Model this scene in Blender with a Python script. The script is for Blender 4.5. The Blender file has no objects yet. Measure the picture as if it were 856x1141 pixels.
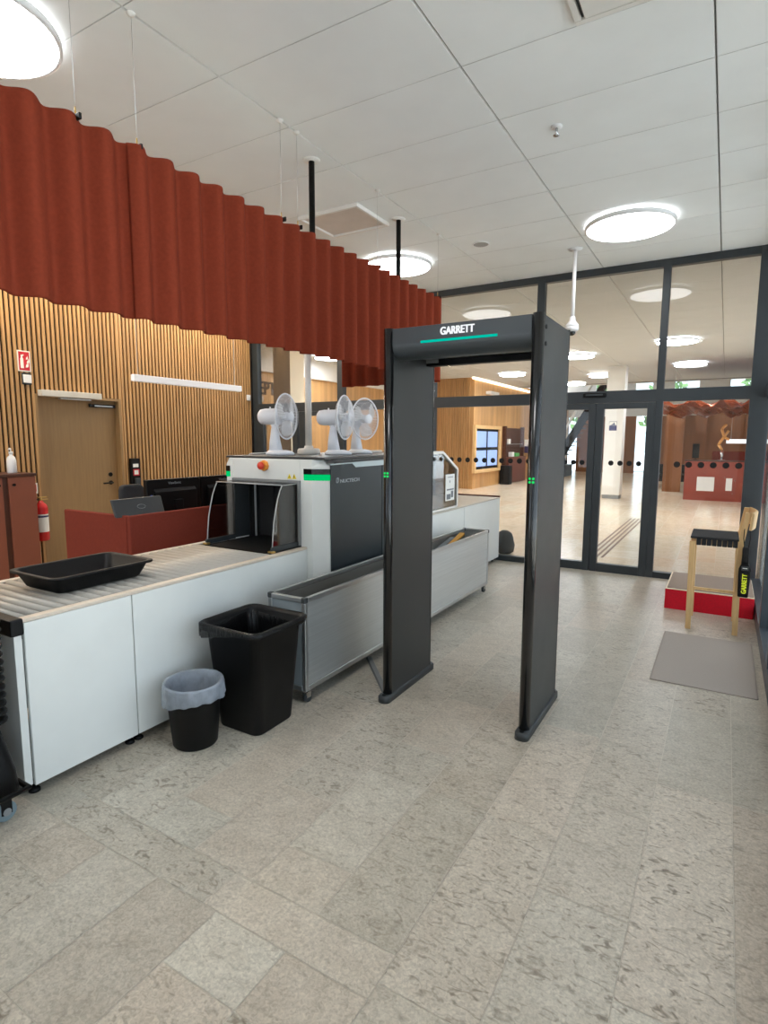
import bpy, bmesh, math, random
from mathutils import Vector, Matrix
random.seed(7)
sc = bpy.context.scene
COL = sc.collection
PI = math.pi

# ---------------------------------------------------------------- colours / materials
def s2l(c):
    c /= 255.0
    return c / 12.92 if c <= 0.04045 else ((c + 0.055) / 1.055) ** 2.4

def rgb(r, g, b):
    return (s2l(r), s2l(g), s2l(b), 1.0)

def new_mat(name):
    m = bpy.data.materials.new(name)
    m.use_nodes = True
    nt = m.node_tree
    nt.nodes.clear()
    out = nt.nodes.new('ShaderNodeOutputMaterial')
    return m, nt, out

def N(nt, kind, **kw):
    n = nt.nodes.new(kind)
    for k, v in kw.items():
        setattr(n, k, v)
    return n

def pbr(name, col, rough=0.5, metal=0.0, var=0.06, scale=6.0, stretch=(1, 1, 1), bump=0.0, bscale=200.0, spec=0.5, rvar=0.05, emit=None, estr=0.0, coat=0.0, sheen=0.0):
    m, nt, out = new_mat(name)
    b = N(nt, 'ShaderNodeBsdfPrincipled')
    tc = N(nt, 'ShaderNodeTexCoord')
    mp = N(nt, 'ShaderNodeMapping')
    mp.inputs['Scale'].default_value = stretch
    nz = N(nt, 'ShaderNodeTexNoise')
    nz.inputs['Scale'].default_value = scale
    nz.inputs['Detail'].default_value = 4
    nt.links.new(tc.outputs['Object'], mp.inputs['Vector'])
    nt.links.new(mp.outputs['Vector'], nz.inputs['Vector'])
    rp = N(nt, 'ShaderNodeValToRGB')
    e = rp.color_ramp.elements
    e[0].position = 0.3
    e[1].position = 0.7
    e[0].color = tuple(max(0, c * (1 - var)) for c in col[:3]) + (1,)
    e[1].color = tuple(min(1, c * (1 + var)) for c in col[:3]) + (1,)
    nt.links.new(nz.outputs['Fac'], rp.inputs['Fac'])
    nt.links.new(rp.outputs['Color'], b.inputs['Base Color'])
    mr = N(nt, 'ShaderNodeMapRange')
    mr.inputs['To Min'].default_value = max(0.02, rough - rvar)
    mr.inputs['To Max'].default_value = min(1, rough + rvar)
    nt.links.new(nz.outputs['Fac'], mr.inputs['Value'])
    nt.links.new(mr.outputs['Result'], b.inputs['Roughness'])
    b.inputs['Metallic'].default_value = metal
    b.inputs['Specular IOR Level'].default_value = spec
    b.inputs['Coat Weight'].default_value = coat
    b.inputs['Sheen Weight'].default_value = sheen
    if bump > 0:
        n2 = N(nt, 'ShaderNodeTexNoise')
        n2.inputs['Scale'].default_value = bscale
        n2.inputs['Detail'].default_value = 2
        bp = N(nt, 'ShaderNodeBump')
        bp.inputs['Strength'].default_value = bump
        bp.inputs['Distance'].default_value = 0.002
        nt.links.new(tc.outputs['Object'], n2.inputs['Vector'])
        nt.links.new(n2.outputs['Fac'], bp.inputs['Height'])
        nt.links.new(bp.outputs['Normal'], b.inputs['Normal'])
    if emit:
        b.inputs['Emission Color'].default_value = emit
        b.inputs['Emission Strength'].default_value = estr
    nt.links.new(b.outputs[0], out.inputs[0])
    return m

def glass(name, tint=(0.96, 0.98, 0.97, 1), refl=1.0, base=0.0, rough=0.0):
    m, nt, out = new_mat(name)
    tr = N(nt, 'ShaderNodeBsdfTransparent')
    tr.inputs[0].default_value = tint
    gl = N(nt, 'ShaderNodeBsdfGlossy')
    gl.inputs['Roughness'].default_value = rough
    fr = N(nt, 'ShaderNodeFresnel')
    fr.inputs['IOR'].default_value = 1.5
    ma = N(nt, 'ShaderNodeMath', operation='MULTIPLY_ADD')
    ma.inputs[1].default_value = refl
    ma.inputs[2].default_value = base
    mx = N(nt, 'ShaderNodeMixShader')
    nt.links.new(fr.outputs[0], ma.inputs[0])
    nt.links.new(ma.outputs[0], mx.inputs[0])
    nt.links.new(tr.outputs[0], mx.inputs[1])
    nt.links.new(gl.outputs[0], mx.inputs[2])
    nt.links.new(mx.outputs[0], out.inputs[0])
    return m

def film(name, col, alpha, rough=0.25, wrinkle=0.6):
    """thin translucent plastic (bags, fan blades)"""
    m, nt, out = new_mat(name)
    b = N(nt, 'ShaderNodeBsdfPrincipled')
    b.inputs['Base Color'].default_value = col
    b.inputs['Roughness'].default_value = rough
    tl = N(nt, 'ShaderNodeBsdfTranslucent')
    tl.inputs[0].default_value = col
    mx0 = N(nt, 'ShaderNodeMixShader')
    mx0.inputs[0].default_value = 0.35
    tr = N(nt, 'ShaderNodeBsdfTransparent')
    nz = N(nt, 'ShaderNodeTexNoise')
    nz.inputs['Scale'].default_value = 25
    mr = N(nt, 'ShaderNodeMapRange')
    mr.inputs['To Min'].default_value = max(0, alpha - 0.15)
    mr.inputs['To Max'].default_value = min(1, alpha + 0.15)
    tc = N(nt, 'ShaderNodeTexCoord')
    nt.links.new(tc.outputs['Object'], nz.inputs['Vector'])
    nt.links.new(nz.outputs['Fac'], mr.inputs['Value'])
    mx = N(nt, 'ShaderNodeMixShader')
    mpb = N(nt, 'ShaderNodeMapping')
    mpb.inputs['Scale'].default_value = (70, 70, 14)
    nb = N(nt, 'ShaderNodeTexNoise')
    nb.inputs['Scale'].default_value = 1.0
    nb.inputs['Detail'].default_value = 3
    bpn = N(nt, 'ShaderNodeBump')
    bpn.inputs['Strength'].default_value = wrinkle
    bpn.inputs['Distance'].default_value = 0.01
    nt.links.new(tc.outputs['Object'], mpb.inputs[0])
    nt.links.new(mpb.outputs[0], nb.inputs['Vector'])
    nt.links.new(nb.outputs['Fac'], bpn.inputs['Height'])
    nt.links.new(bpn.outputs[0], b.inputs['Normal'])
    nt.links.new(b.outputs[0], mx0.inputs[1])
    nt.links.new(tl.outputs[0], mx0.inputs[2])
    nt.links.new(mr.outputs[0], mx.inputs[0])
    nt.links.new(tr.outputs[0], mx.inputs[1])
    nt.links.new(mx0.outputs[0], mx.inputs[2])
    nt.links.new(mx.outputs[0], out.inputs[0])
    return m

def emis(name, col, s):
    m, nt, out = new_mat(name)
    e = N(nt, 'ShaderNodeEmission')
    e.inputs[0].default_value = col
    e.inputs[1].default_value = s
    nt.links.new(e.outputs[0], out.inputs[0])
    return m

# ---------------------------------------------------------------- mesh builder
class MB:
    def __init__(self):
        self.v = []
        self.f = []
        self.mi = []
        self.sm = []
        self.cur = 0

    def add(self, vs, fs, smooth=False):
        o = len(self.v)
        self.v += [tuple(p) for p in vs]
        for f in fs:
            self.f.append(tuple(i + o for i in f))
            self.mi.append(self.cur)
            self.sm.append(smooth)
        return self

    def box(self, x0, x1, y0, y1, z0, z1):
        vs = [(x, y, z) for z in (z0, z1) for y in (y0, y1) for x in (x0, x1)]
        return self.add(vs, [(0, 2, 3, 1), (4, 5, 7, 6), (0, 1, 5, 4), (2, 6, 7, 3), (0, 4, 6, 2), (1, 3, 7, 5)])

    def hexa(self, bot, top):
        """eight corners: bottom four CCW seen from above, top four"""
        return self.add(list(bot) + list(top), [(3, 2, 1, 0), (4, 5, 6, 7), (0, 1, 5, 4), (1, 2, 6, 5), (2, 3, 7, 6), (3, 0, 4, 7)])

    def prism(self, pts, axis, a, b, smooth=False):
        """extrude a 2-D polygon along an axis from a to b; pts in the two other axes in xyz order"""
        n = len(pts)
        def mk(p, t):
            return {'x': (t, p[0], p[1]), 'y': (p[0], t, p[1]), 'z': (p[0], p[1], t)}[axis]
        vs = [mk(p, a) for p in pts] + [mk(p, b) for p in pts]
        self.add(vs, [tuple(range(n)), tuple(range(2 * n - 1, n - 1, -1))])
        o = len(self.v) - 2 * n
        for i in range(n):
            j = (i + 1) % n
            self.f.append((o + j, o + i, o + n + i, o + n + j))
            self.mi.append(self.cur)
            self.sm.append(smooth)
        return self

    def tube(self, pts, r, n=8, cap=True, closed=False, smooth=True):
        pts = [Vector(p) for p in pts]
        rs = r if isinstance(r, (list, tuple)) else [r] * len(pts)
        k = len(pts)
        vs, fs = [], []
        up = None
        for i, p in enumerate(pts):
            if closed:
                t = pts[(i + 1) % k] - pts[i - 1]
            else:
                t = pts[min(i + 1, k - 1)] - pts[max(i - 1, 0)]
            t.normalize()
            if up is None:
                up = Vector((0, 0, 1)) if abs(t.z) < 0.9 else Vector((1, 0, 0))
            a = t.cross(up)
            if a.length < 1e-4:
                a = t.cross(Vector((0, 1, 0)))
            a.normalize()
            b = a.cross(t).normalized()
            up = b
            for j in range(n):
                w = 2 * PI * j / n
                vs.append(p + (a * math.cos(w) + b * math.sin(w)) * rs[i])
        for i in range(k if closed else k - 1):
            i2 = (i + 1) % k
            for j in range(n):
                j2 = (j + 1) % n
                fs.append((i * n + j, i * n + j2, i2 * n + j2, i2 * n + j))
        self.add(vs, fs, smooth)
        if cap and not closed:
            o = len(self.v) - len(vs)
            self.f.append(tuple(o + j for j in range(n - 1, -1, -1)))
            self.f.append(tuple(o + (k - 1) * n + j for j in range(n)))
            self.mi += [self.cur] * 2
            self.sm += [False] * 2
        return self

    def cyl(self, p0, p1, r, n=16, r2=None):
        return self.tube([p0, p1], [r, r if r2 is None else r2], n)

    def lathe(self, prof, c=(0, 0, 0), n=32, mat=None, smooth=True):
        """prof: list of (radius, height) about +Z through c; mat: optional rotation"""
        vs, fs = [], []
        for (r, h) in prof:
            for j in range(n):
                w = 2 * PI * j / n
                p = Vector((r * math.cos(w), r * math.sin(w), h))
                if mat is not None:
                    p = mat @ p
                vs.append(p + Vector(c))
        for i in range(len(prof) - 1):
            for j in range(n):
                j2 = (j + 1) % n
                fs.append((i * n + j, i * n + j2, (i + 1) * n + j2, (i + 1) * n + j))
        return self.add(vs, fs, smooth)

    def loft(self, rings, closed=True, cap0=False, cap1=False, smooth=True):
        n = len(rings[0])
        vs = [p for r in rings for p in r]
        fs = []
        for i in range(len(rings) - 1):
            for j in range(n if closed else n - 1):
                j2 = (j + 1) % n
                fs.append((i * n + j, i * n + j2, (i + 1) * n + j2, (i + 1) * n + j))
        if cap0:
            fs.append(tuple(range(n - 1, -1, -1)))
        if cap1:
            fs.append(tuple((len(rings) - 1) * n + j for j in range(n)))
        return self.add(vs, fs, smooth)

    def xform(self, M, start=0):
        self.v = self.v[:start] + [tuple(M @ Vector(p)) for p in self.v[start:]]
        return self

    def build(self, name, mat, parent=None, bevel=0.0, seg=2, fixn=True, local=False):
        me = bpy.data.meshes.new(name)
        off = Vector((0, 0, 0))
        if parent is not None and not local:
            p = parent
            while p is not None:
                off += p.location
                p = p.parent
        me.from_pydata([tuple(Vector(p) - off) for p in self.v], [], self.f)
        for m in (mat if isinstance(mat, (list, tuple)) else [mat]):
            me.materials.append(m)
        me.polygons.foreach_set('material_index', self.mi)
        me.polygons.foreach_set('use_smooth', self.sm)
        if fixn:
            bm = bmesh.new()
            bm.from_mesh(me)
            bmesh.ops.recalc_face_normals(bm, faces=bm.faces)
            bm.to_mesh(me)
            bm.free()
        me.update()
        o = bpy.data.objects.new(name, me)
        COL.objects.link(o)
        if parent is not None:
            o.parent = parent
        if bevel > 0:
            md = o.modifiers.new('Bevel', 'BEVEL')
            md.width = bevel
            md.segments = seg
            md.limit_method = 'ANGLE'
            md.angle_limit = math.radians(40)
        return o

def rrect(cx, cy, w, d, r, n=5):
    """rounded rectangle outline, CCW"""
    pts = []
    for (sx, sy, a0) in ((1, 1, 0), (-1, 1, 90), (-1, -1, 180), (1, -1, 270)):
        for k in range(n + 1):
            a = math.radians(a0 + 90 * k / n)
            pts.append((cx + sx * (w / 2 - r) + r * math.cos(a), cy + sy * (d / 2 - r) + r * math.sin(a)))
    return pts

def thing(name, label, cat, loc, group=None):
    o = bpy.data.objects.new(name, None)
    o.empty_display_size = 0.1
    o.location = loc
    COL.objects.link(o)
    return tag(o, label, cat, group)

def tag(o, label, cat, group=None, kind=None):
    o['label'] = label
    o['category'] = cat
    if group:
        o['group'] = group
    if kind:
        o['kind'] = kind
    return o

def recentre(o):
    """put the origin of a one-mesh thing at the middle of its base"""
    vs = [v.co for v in o.data.vertices]
    c = Vector(((min(v.x for v in vs) + max(v.x for v in vs)) / 2, (min(v.y for v in vs) + max(v.y for v in vs)) / 2, min(v.z for v in vs)))
    o.data.transform(Matrix.Translation(-c))
    o.location = c
    return o

def one(name, mb, mat, label, cat, group=None, bevel=0.0, seg=2):
    return tag(recentre(mb.build(name, mat, None, bevel, seg)), label, cat, group)

def struct(name, mb, mat, parent=None, bevel=0.0, fixn=True):
    o = mb.build(name, mat, parent, bevel, fixn=fixn)
    if parent is None:
        o['kind'] = 'structure'
    return o

def copy_tree(o, parent=None):
    c = o.copy()
    COL.objects.link(c)
    c.parent = parent
    for ch in list(o.children):
        copy_tree(ch, c)
    return c

def text(name, body, size, mat, parent, origin, xdir, ydir, width=None, height=None, bold=0.0, depth=0.0006, shear=0.0, fat=0.0):
    """flat lettering: baseline along xdir, up along ydir, centred on origin (world); fitted to width / height"""
    cu = bpy.data.curves.new(name, 'FONT')
    cu.body = body
    cu.size = 1.0
    cu.offset = bold
    cu.shear = shear
    t = bpy.data.objects.new(name + '_tmp', cu)
    COL.objects.link(t)
    bpy.context.view_layer.update()
    dg = bpy.context.evaluated_depsgraph_get()
    me = bpy.data.meshes.new_from_object(t.evaluated_get(dg))
    bpy.data.objects.remove(t)
    xs = [v.co.x for v in me.vertices]
    ys = [v.co.y for v in me.vertices]
    w, h = max(xs) - min(xs), max(ys) - min(ys)
    kx = width / w if width else size
    ky = height / h if height else size
    if height and not width:
        kx = ky
    cx, cy = (max(xs) + min(xs)) / 2, (max(ys) + min(ys)) / 2
    X = Vector(xdir).normalized()
    Y = Vector(ydir).normalized()
    Z = X.cross(Y)
    poff = Vector((0, 0, 0))
    p = parent
    while p is not None:
        poff += p.location
        p = p.parent
    O = Vector(origin) + Z * depth - poff
    for v in me.vertices:
        v.co = O + X * ((v.co.x - cx) * kx) + Y * ((v.co.y - cy) * ky)
    if fat:
        # heavier strokes: the same outlines shifted sideways within one mesh
        bm = bmesh.new()
        for k in (-1, -0.33, 0.33, 1):
            m2 = me.copy()
            m2.transform(Matrix.Translation(X * fat * k + Z * 0.00005 * k))
            bm.from_mesh(m2)
            bpy.data.meshes.remove(m2)
        bm.to_mesh(me)
        bm.free()
    me.materials.clear()
    me.materials.append(mat)
    o = bpy.data.objects.new(name, me)
    COL.objects.link(o)
    o.parent = parent
    return o

# ---------------------------------------------------------------- materials
M = {}
M['white'] = pbr('white_laminate', rgb(226, 228, 224), 0.4, var=0.02)
M['white_paint'] = pbr('white_paint', rgb(232, 230, 224), 0.6, var=0.02)
M['white_plastic'] = pbr('white_plastic', rgb(232, 232, 232), 0.3, var=0.02)
M['cream'] = pbr('cream_plaster', rgb(240, 226, 200), 0.7, var=0.03)
M['pillar_shade'] = pbr('pillar_shade_brown', rgb(120, 100, 80), 0.7, var=0.04)
M['ceiling'] = pbr('ceiling_tile', rgb(240, 243, 242), 0.9, var=0.02, scale=3, bump=0.15, bscale=300)
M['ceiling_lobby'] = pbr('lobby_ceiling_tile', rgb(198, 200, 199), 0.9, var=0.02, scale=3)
M['ceiling_gap'] = pbr('ceiling_gap', rgb(120, 121, 119), 0.9)
M['ceiling_edge'] = pbr('ceiling_edge', rgb(225, 226, 224), 0.8)
M['frame'] = pbr('anthracite_frame', rgb(52, 57, 60), 0.45, var=0.08, metal=0.2)
M['frame_blue'] = pbr('blue_grey_frame', rgb(70, 78, 86), 0.4, var=0.08, metal=0.3)
M['black'] = pbr('black_plastic', rgb(10, 10, 11), 0.5, spec=0.25, var=0.1, bump=0.15, bscale=400)
M['black_gloss'] = pbr('black_gloss', rgb(12, 13, 15), 0.22, var=0.05, coat=0.3)
M['black_matt'] = pbr('black_matt', rgb(14, 14, 15), 0.8)
M['dark_grey'] = pbr('dark_grey_plastic', rgb(52, 56, 58), 0.45, var=0.06)
M['detector'] = pbr('detector_panel', rgb(44, 47, 48), 0.4, var=0.04, bump=0.25, bscale=500)
M['detector_head'] = pbr('detector_header', rgb(62, 67, 70), 0.35, var=0.04)
M['slate'] = pbr('slate_panel', rgb(48, 56, 60), 0.3, var=0.05, metal=0.3)
M['lid'] = pbr('scanner_lid', rgb(58, 58, 58), 0.35, var=0.05)
M['alu'] = pbr('aluminium', rgb(196, 198, 198), 0.35, var=0.05, metal=0.9)
M['steel'] = pbr('brushed_steel', rgb(206, 210, 210), 0.42, var=0.07, metal=0.75, scale=40, stretch=(1, 0.04, 3))
M['chrome'] = pbr('chrome', rgb(200, 202, 205), 0.18, metal=1.0)
M['liner'] = pbr('grey_liner', rgb(112, 110, 104), 0.6, var=0.05)
M['roller'] = pbr('grey_roller', rgb(178, 172, 162), 0.45, var=0.04, metal=0.1)
M['rail'] = pbr('beige_rail', rgb(214, 200, 182), 0.4, var=0.03)
M['felt'] = pbr('rust_felt', rgb(124, 54, 36), 0.95, var=0.08, scale=60, bump=0.3, bscale=300, spec=0.05)
M['desk_felt'] = pbr('wine_felt', rgb(122, 56, 44), 0.95, var=0.06, scale=60, bump=0.3, bscale=300, spec=0.1)
M['cabinet'] = pbr('terracotta_laminate', rgb(138, 78, 56), 0.5, var=0.04)
M['desk_red'] = pbr('red_brown_desk', rgb(142, 62, 46), 0.45, var=0.04)
M['copper'] = pbr('copper', rgb(176, 92, 62), 0.28, var=0.2, metal=0.9, scale=4)
M['red'] = pbr('red_carpet_side', rgb(214, 10, 42), 0.85, var=0.08, scale=80)
M['red_gloss'] = pbr('red_enamel', rgb(200, 24, 24), 0.3)
M['red_sign'] = pbr('red_sign', rgb(196, 30, 44), 0.5)
M['sign_white'] = pbr('sign_white', rgb(238, 236, 226), 0.5, var=0.02)
M['mat'] = pbr('ribbed_mat', rgb(168, 158, 148), 0.9, var=0.06, scale=90, stretch=(6, 1, 1), bump=0.5, bscale=350)
M['step_top'] = pbr('step_carpet', rgb(150, 132, 118), 0.8, var=0.06, scale=50)
M['oak'] = pbr('oak', rgb(206, 164, 104), 0.5, var=0.12, scale=8, stretch=(6, 6, 0.6))
M['oak_light'] = pbr('oak_light', rgb(222, 184, 128), 0.5, var=0.1, scale=8, stretch=(6, 6, 0.6))
M['oak_door'] = pbr('oak_door', rgb(150, 120, 80), 0.5, var=0.08, scale=6, stretch=(8, 8, 0.5))
M['slat'] = pbr('oak_slat', rgb(184, 142, 92), 0.5, var=0.22, scale=16, stretch=(1, 1.6, 0.08))
M['slat_back'] = pbr('slat_backing', rgb(22, 13, 9), 0.9)
M['wood_wall'] = pbr('wood_panel', rgb(190, 146, 92), 0.5, var=0.22, scale=5, stretch=(1, 1.4, 0.06))
M['brown_wood'] = pbr('brown_wood', rgb(132, 84, 46), 0.5, var=0.15, scale=5, stretch=(1.4, 1, 0.1))
M['dark_wood'] = pbr('dark_wood', rgb(78, 44, 30), 0.5, var=0.12)
M['concrete'] = pbr('pavement', rgb(214, 216, 216), 0.9, var=0.1, scale=2)
M['leaf'] = pbr('leaf', rgb(86, 116, 66), 0.7, var=0.4, scale=4)
M['bark'] = pbr('bark', rgb(86, 70, 56), 0.9)
M['yellow'] = pbr('yellow', rgb(238, 214, 40), 0.5)
M['lime'] = pbr('lime_print', rgb(216, 226, 40), 0.5, emit=rgb(216, 226, 40), estr=0.15)
M['amber'] = pbr('amber_plastic', rgb(238, 156, 60), 0.4)
M['red_knob'] = pbr('red_knob', rgb(206, 58, 36), 0.35)
M['brass'] = pbr('brass', rgb(196, 164, 96), 0.35, metal=0.7)
M['bluegrey'] = pbr('grey_rubber', rgb(120, 136, 142), 0.5)
M['grey'] = pbr('grey_plastic', rgb(140, 142, 142), 0.5)
M['navy'] = pbr('navy_sign', rgb(50, 48, 96), 0.5)
M['bag_dark'] = film('dark_bag_film', rgb(16, 16, 17), 0.96, 0.18)
M['bag_clear'] = film('clear_bag_film', rgb(226, 236, 250), 0.5, 0.16)
M['blade'] = film('fan_blade_film', rgb(222, 226, 230), 0.62, 0.3, 0.0)
M['fan'] = pbr('fan_plastic', rgb(226, 228, 234), 0.35, var=0.02)
M['grille'] = film('fan_grille_film', rgb(196, 198, 198), 0.2, 0.3, 0.0)
M['glass'] = glass('window_glass', (0.96, 0.975, 0.97, 1), 0.6)
M['acrylic'] = glass('smoked_acrylic', (0.8, 0.79, 0.78, 1), 0.8)
M['acrylic_clear'] = glass('clear_acrylic', (0.93, 0.94, 0.93, 1), 0.9)
M['acrylic_edge'] = pbr('acrylic_edge', rgb(176, 176, 174), 0.3)
M['led_green'] = emis('green_led', (0.0, 0.42, 0.1, 1), 1.0)
M['led_teal'] = emis('teal_light_bar', (0.004, 0.4, 0.27, 1), 1.0)
M['led_dot'] = emis('green_dot_led', (0.02, 0.5, 0.08, 1), 1.2)
M['lamp'] = emis('lamp_diffuser', (1.0, 0.95, 0.88, 1), 10.0)
M['lamp_lobby'] = emis('lobby_lamp_diffuser', (1.0, 0.98, 0.96, 1), 40.0)
M['led_warm'] = emis('warm_led', (1.0, 0.8, 0.55, 1), 5.0)
M['screen'] = pbr('lit_screen', rgb(120, 140, 190), 0.3, emit=rgb(150, 170, 220), estr=0.75)
M['paper'] = pbr('paper', rgb(236, 236, 232), 0.7, var=0.02)
M['grey_print'] = pbr('grey_print', rgb(120, 124, 128), 0.7)
M['logo_grey'] = pbr('logo_grey', rgb(168, 174, 178), 0.4)
M['text_white'] = pbr('text_white', rgb(240, 240, 240), 0.4, var=0.01, emit=rgb(255, 255, 255), estr=0.15)
M['tile_strip'] = pbr('guidance_strip', rgb(120, 92, 66), 0.6)

# floor stone: per-slab tint attribute + mottling + fossil flecks
def stone(name, c0, c1, fleck, rough, bump=0.05):
    m, nt, out = new_mat(name)
    L = nt.links.new
    b = N(nt, 'ShaderNodeBsdfPrincipled')
    at = N(nt, 'ShaderNodeAttribute', attribute_name='tint')
    tc = N(nt, 'ShaderNodeTexCoord')
    sep = N(nt, 'ShaderNodeSeparateColor')
    L(at.outputs['Color'], sep.inputs[0])
    # shift the pattern from slab to slab
    ad = N(nt, 'ShaderNodeVectorMath', operation='MULTIPLY_ADD')
    ad.inputs[1].default_value = (37, 53, 11)
    L(at.outputs['Color'], ad.inputs[0])
    L(tc.outputs['Object'], ad.inputs[2])
    n1 = N(nt, 'ShaderNodeTexNoise')
    n1.inputs['Scale'].default_value = 9
    n1.inputs['Detail'].default_value = 6
    n1.inputs['Roughness'].default_value = 0.65
    L(ad.outputs[0], n1.inputs['Vector'])
    mixf = N(nt, 'ShaderNodeMath', operation='MULTIPLY_ADD')
    mixf.inputs[1].default_value = 1.25
    L(n1.outputs['Fac'], mixf.inputs[0])
    t2 = N(nt, 'ShaderNodeMath', operation='MULTIPLY_ADD')
    t2.inputs[1].default_value = 0.42
    t2.inputs[2].default_value = -0.36
    L(sep.outputs[0], t2.inputs[0])
    L(t2.outputs[0], mixf.inputs[2])
    mx = N(nt, 'ShaderNodeMix', data_type='RGBA')
    mx.inputs['A'].default_value = c0
    mx.inputs['B'].default_value = c1
    L(mixf.outputs[0], mx.inputs['Factor'])
    # warm / green drift per slab
    mx2 = N(nt, 'ShaderNodeMix', data_type='RGBA', blend_type='MULTIPLY')
    rp0 = N(nt, 'ShaderNodeValToRGB')
    rp0.color_ramp.elements[0].color = (1.05, 0.96, 0.87, 1)
    rp0.color_ramp.elements[1].color = (0.93, 1.0, 0.97, 1)
    L(sep.outputs[1], rp0.inputs[0])
    mx2.inputs['Factor'].default_value = 0.4
    L(mx.outputs['Result'], mx2.inputs['A'])
    L(rp0.outputs[0], mx2.inputs['B'])
    # flecks
    n2 = N(nt, 'ShaderNodeTexNoise')
    n2.inputs['Scale'].default_value = 22
    n2.inputs['Detail'].default_value = 1.5
    n2.inputs['Distortion'].default_value = 1.6
    mp = N(nt, 'ShaderNodeMapping')
    mp.inputs['Scale'].default_value = (0.8, 1.5, 1)
    mp.inputs['Rotation'].default_value = (0, 0, 0.5)
    L(ad.outputs[0], mp.inputs[0])
    L(mp.outputs[0], n2.inputs['Vector'])
    rp = N(nt, 'ShaderNodeValToRGB')
    rp.color_ramp.elements[0].position = 0.54
    rp.color_ramp.elements[1].position = 0.74
    L(n2.outputs['Fac'], rp.inputs[0])
    fm = N(nt, 'ShaderNodeMath', operation='MULTIPLY')
    fs = N(nt, 'ShaderNodeMath', operation='MULTIPLY_ADD')
    fs.inputs[1].default_value = fleck * 1.2
    fs.inputs[2].default_value = fleck * 0.35
    L(sep.outputs[2], fs.inputs[0])
    L(rp.outputs[0], fm.inputs[0])
    L(fs.outputs[0], fm.inputs[1])
    mx3 = N(nt, 'ShaderNodeMix', data_type='RGBA')
    mx3.inputs['B'].default_value = (c0[0] * 0.5, c0[1] * 0.47, c0[2] * 0.43) + (1,)
    L(fm.outputs[0], mx3.inputs['Factor'])
    L(mx2.outputs['Result'], mx3.inputs['A'])
    # pale fine grain
    n3 = N(nt, 'ShaderNodeTexNoise')
    n3.inputs['Scale'].default_value = 90
    n3.inputs['Detail'].default_value = 3
    n3.inputs['Distortion'].default_value = 0.8
    L(ad.outputs[0], n3.inputs['Vector'])
    rp3 = N(nt, 'ShaderNodeValToRGB')
    rp3.color_ramp.elements[0].position = 0.3
    rp3.color_ramp.elements[0].color = (0.74, 0.74, 0.74, 1)
    rp3.color_ramp.elements[1].position = 0.7
    rp3.color_ramp.elements[1].color = (1.26, 1.26, 1.25, 1)
    L(n3.outputs['Fac'], rp3.inputs[0])
    mx4 = N(nt, 'ShaderNodeMix', data_type='RGBA', blend_type='MULTIPLY')
    mx4.inputs['Factor'].default_value = 0.8
    L(mx3.outputs['Result'], mx4.inputs['A'])
    L(rp3.outputs[0], mx4.inputs['B'])
    L(mx4.outputs['Result'], b.inputs['Base Color'])
    rr = N(nt, 'ShaderNodeMapRange')
    rr.inputs['To Min'].default_value = rough - 0.08
    rr.inputs['To Max'].default_value = rough + 0.12
    L(n1.outputs['Fac'], rr.inputs['Value'])
    L(rr.outputs[0], b.inputs['Roughness'])
    bp = N(nt, 'ShaderNodeBump')
    bp.inputs['Strength'].default_value = bump
    bp.inputs['Distance'].default_value = 0.003
    L(n3.outputs['Fac'], bp.inputs['Height'])
    L(bp.outputs[0], b.inputs['Normal'])
    L(b.outputs[0], out.inputs[0])
    return m
M['stone'] = stone('limestone', rgb(170, 160, 145), rgb(204, 196, 182), 0.62, 0.4)
M['stone_lobby'] = stone('polished_limestone', rgb(232, 210, 180), rgb(250, 236, 214), 0.15, 0.16, 0.0)
M['grout'] = pbr('grout', rgb(205, 197, 182), 0.7, var=0.1, scale=20)
# ================================================================ SETTING
H = 3.5            # ceiling height
G = 7.1            # glass wall plane (room side)
WL = -6.7          # slatted wall face
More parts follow.
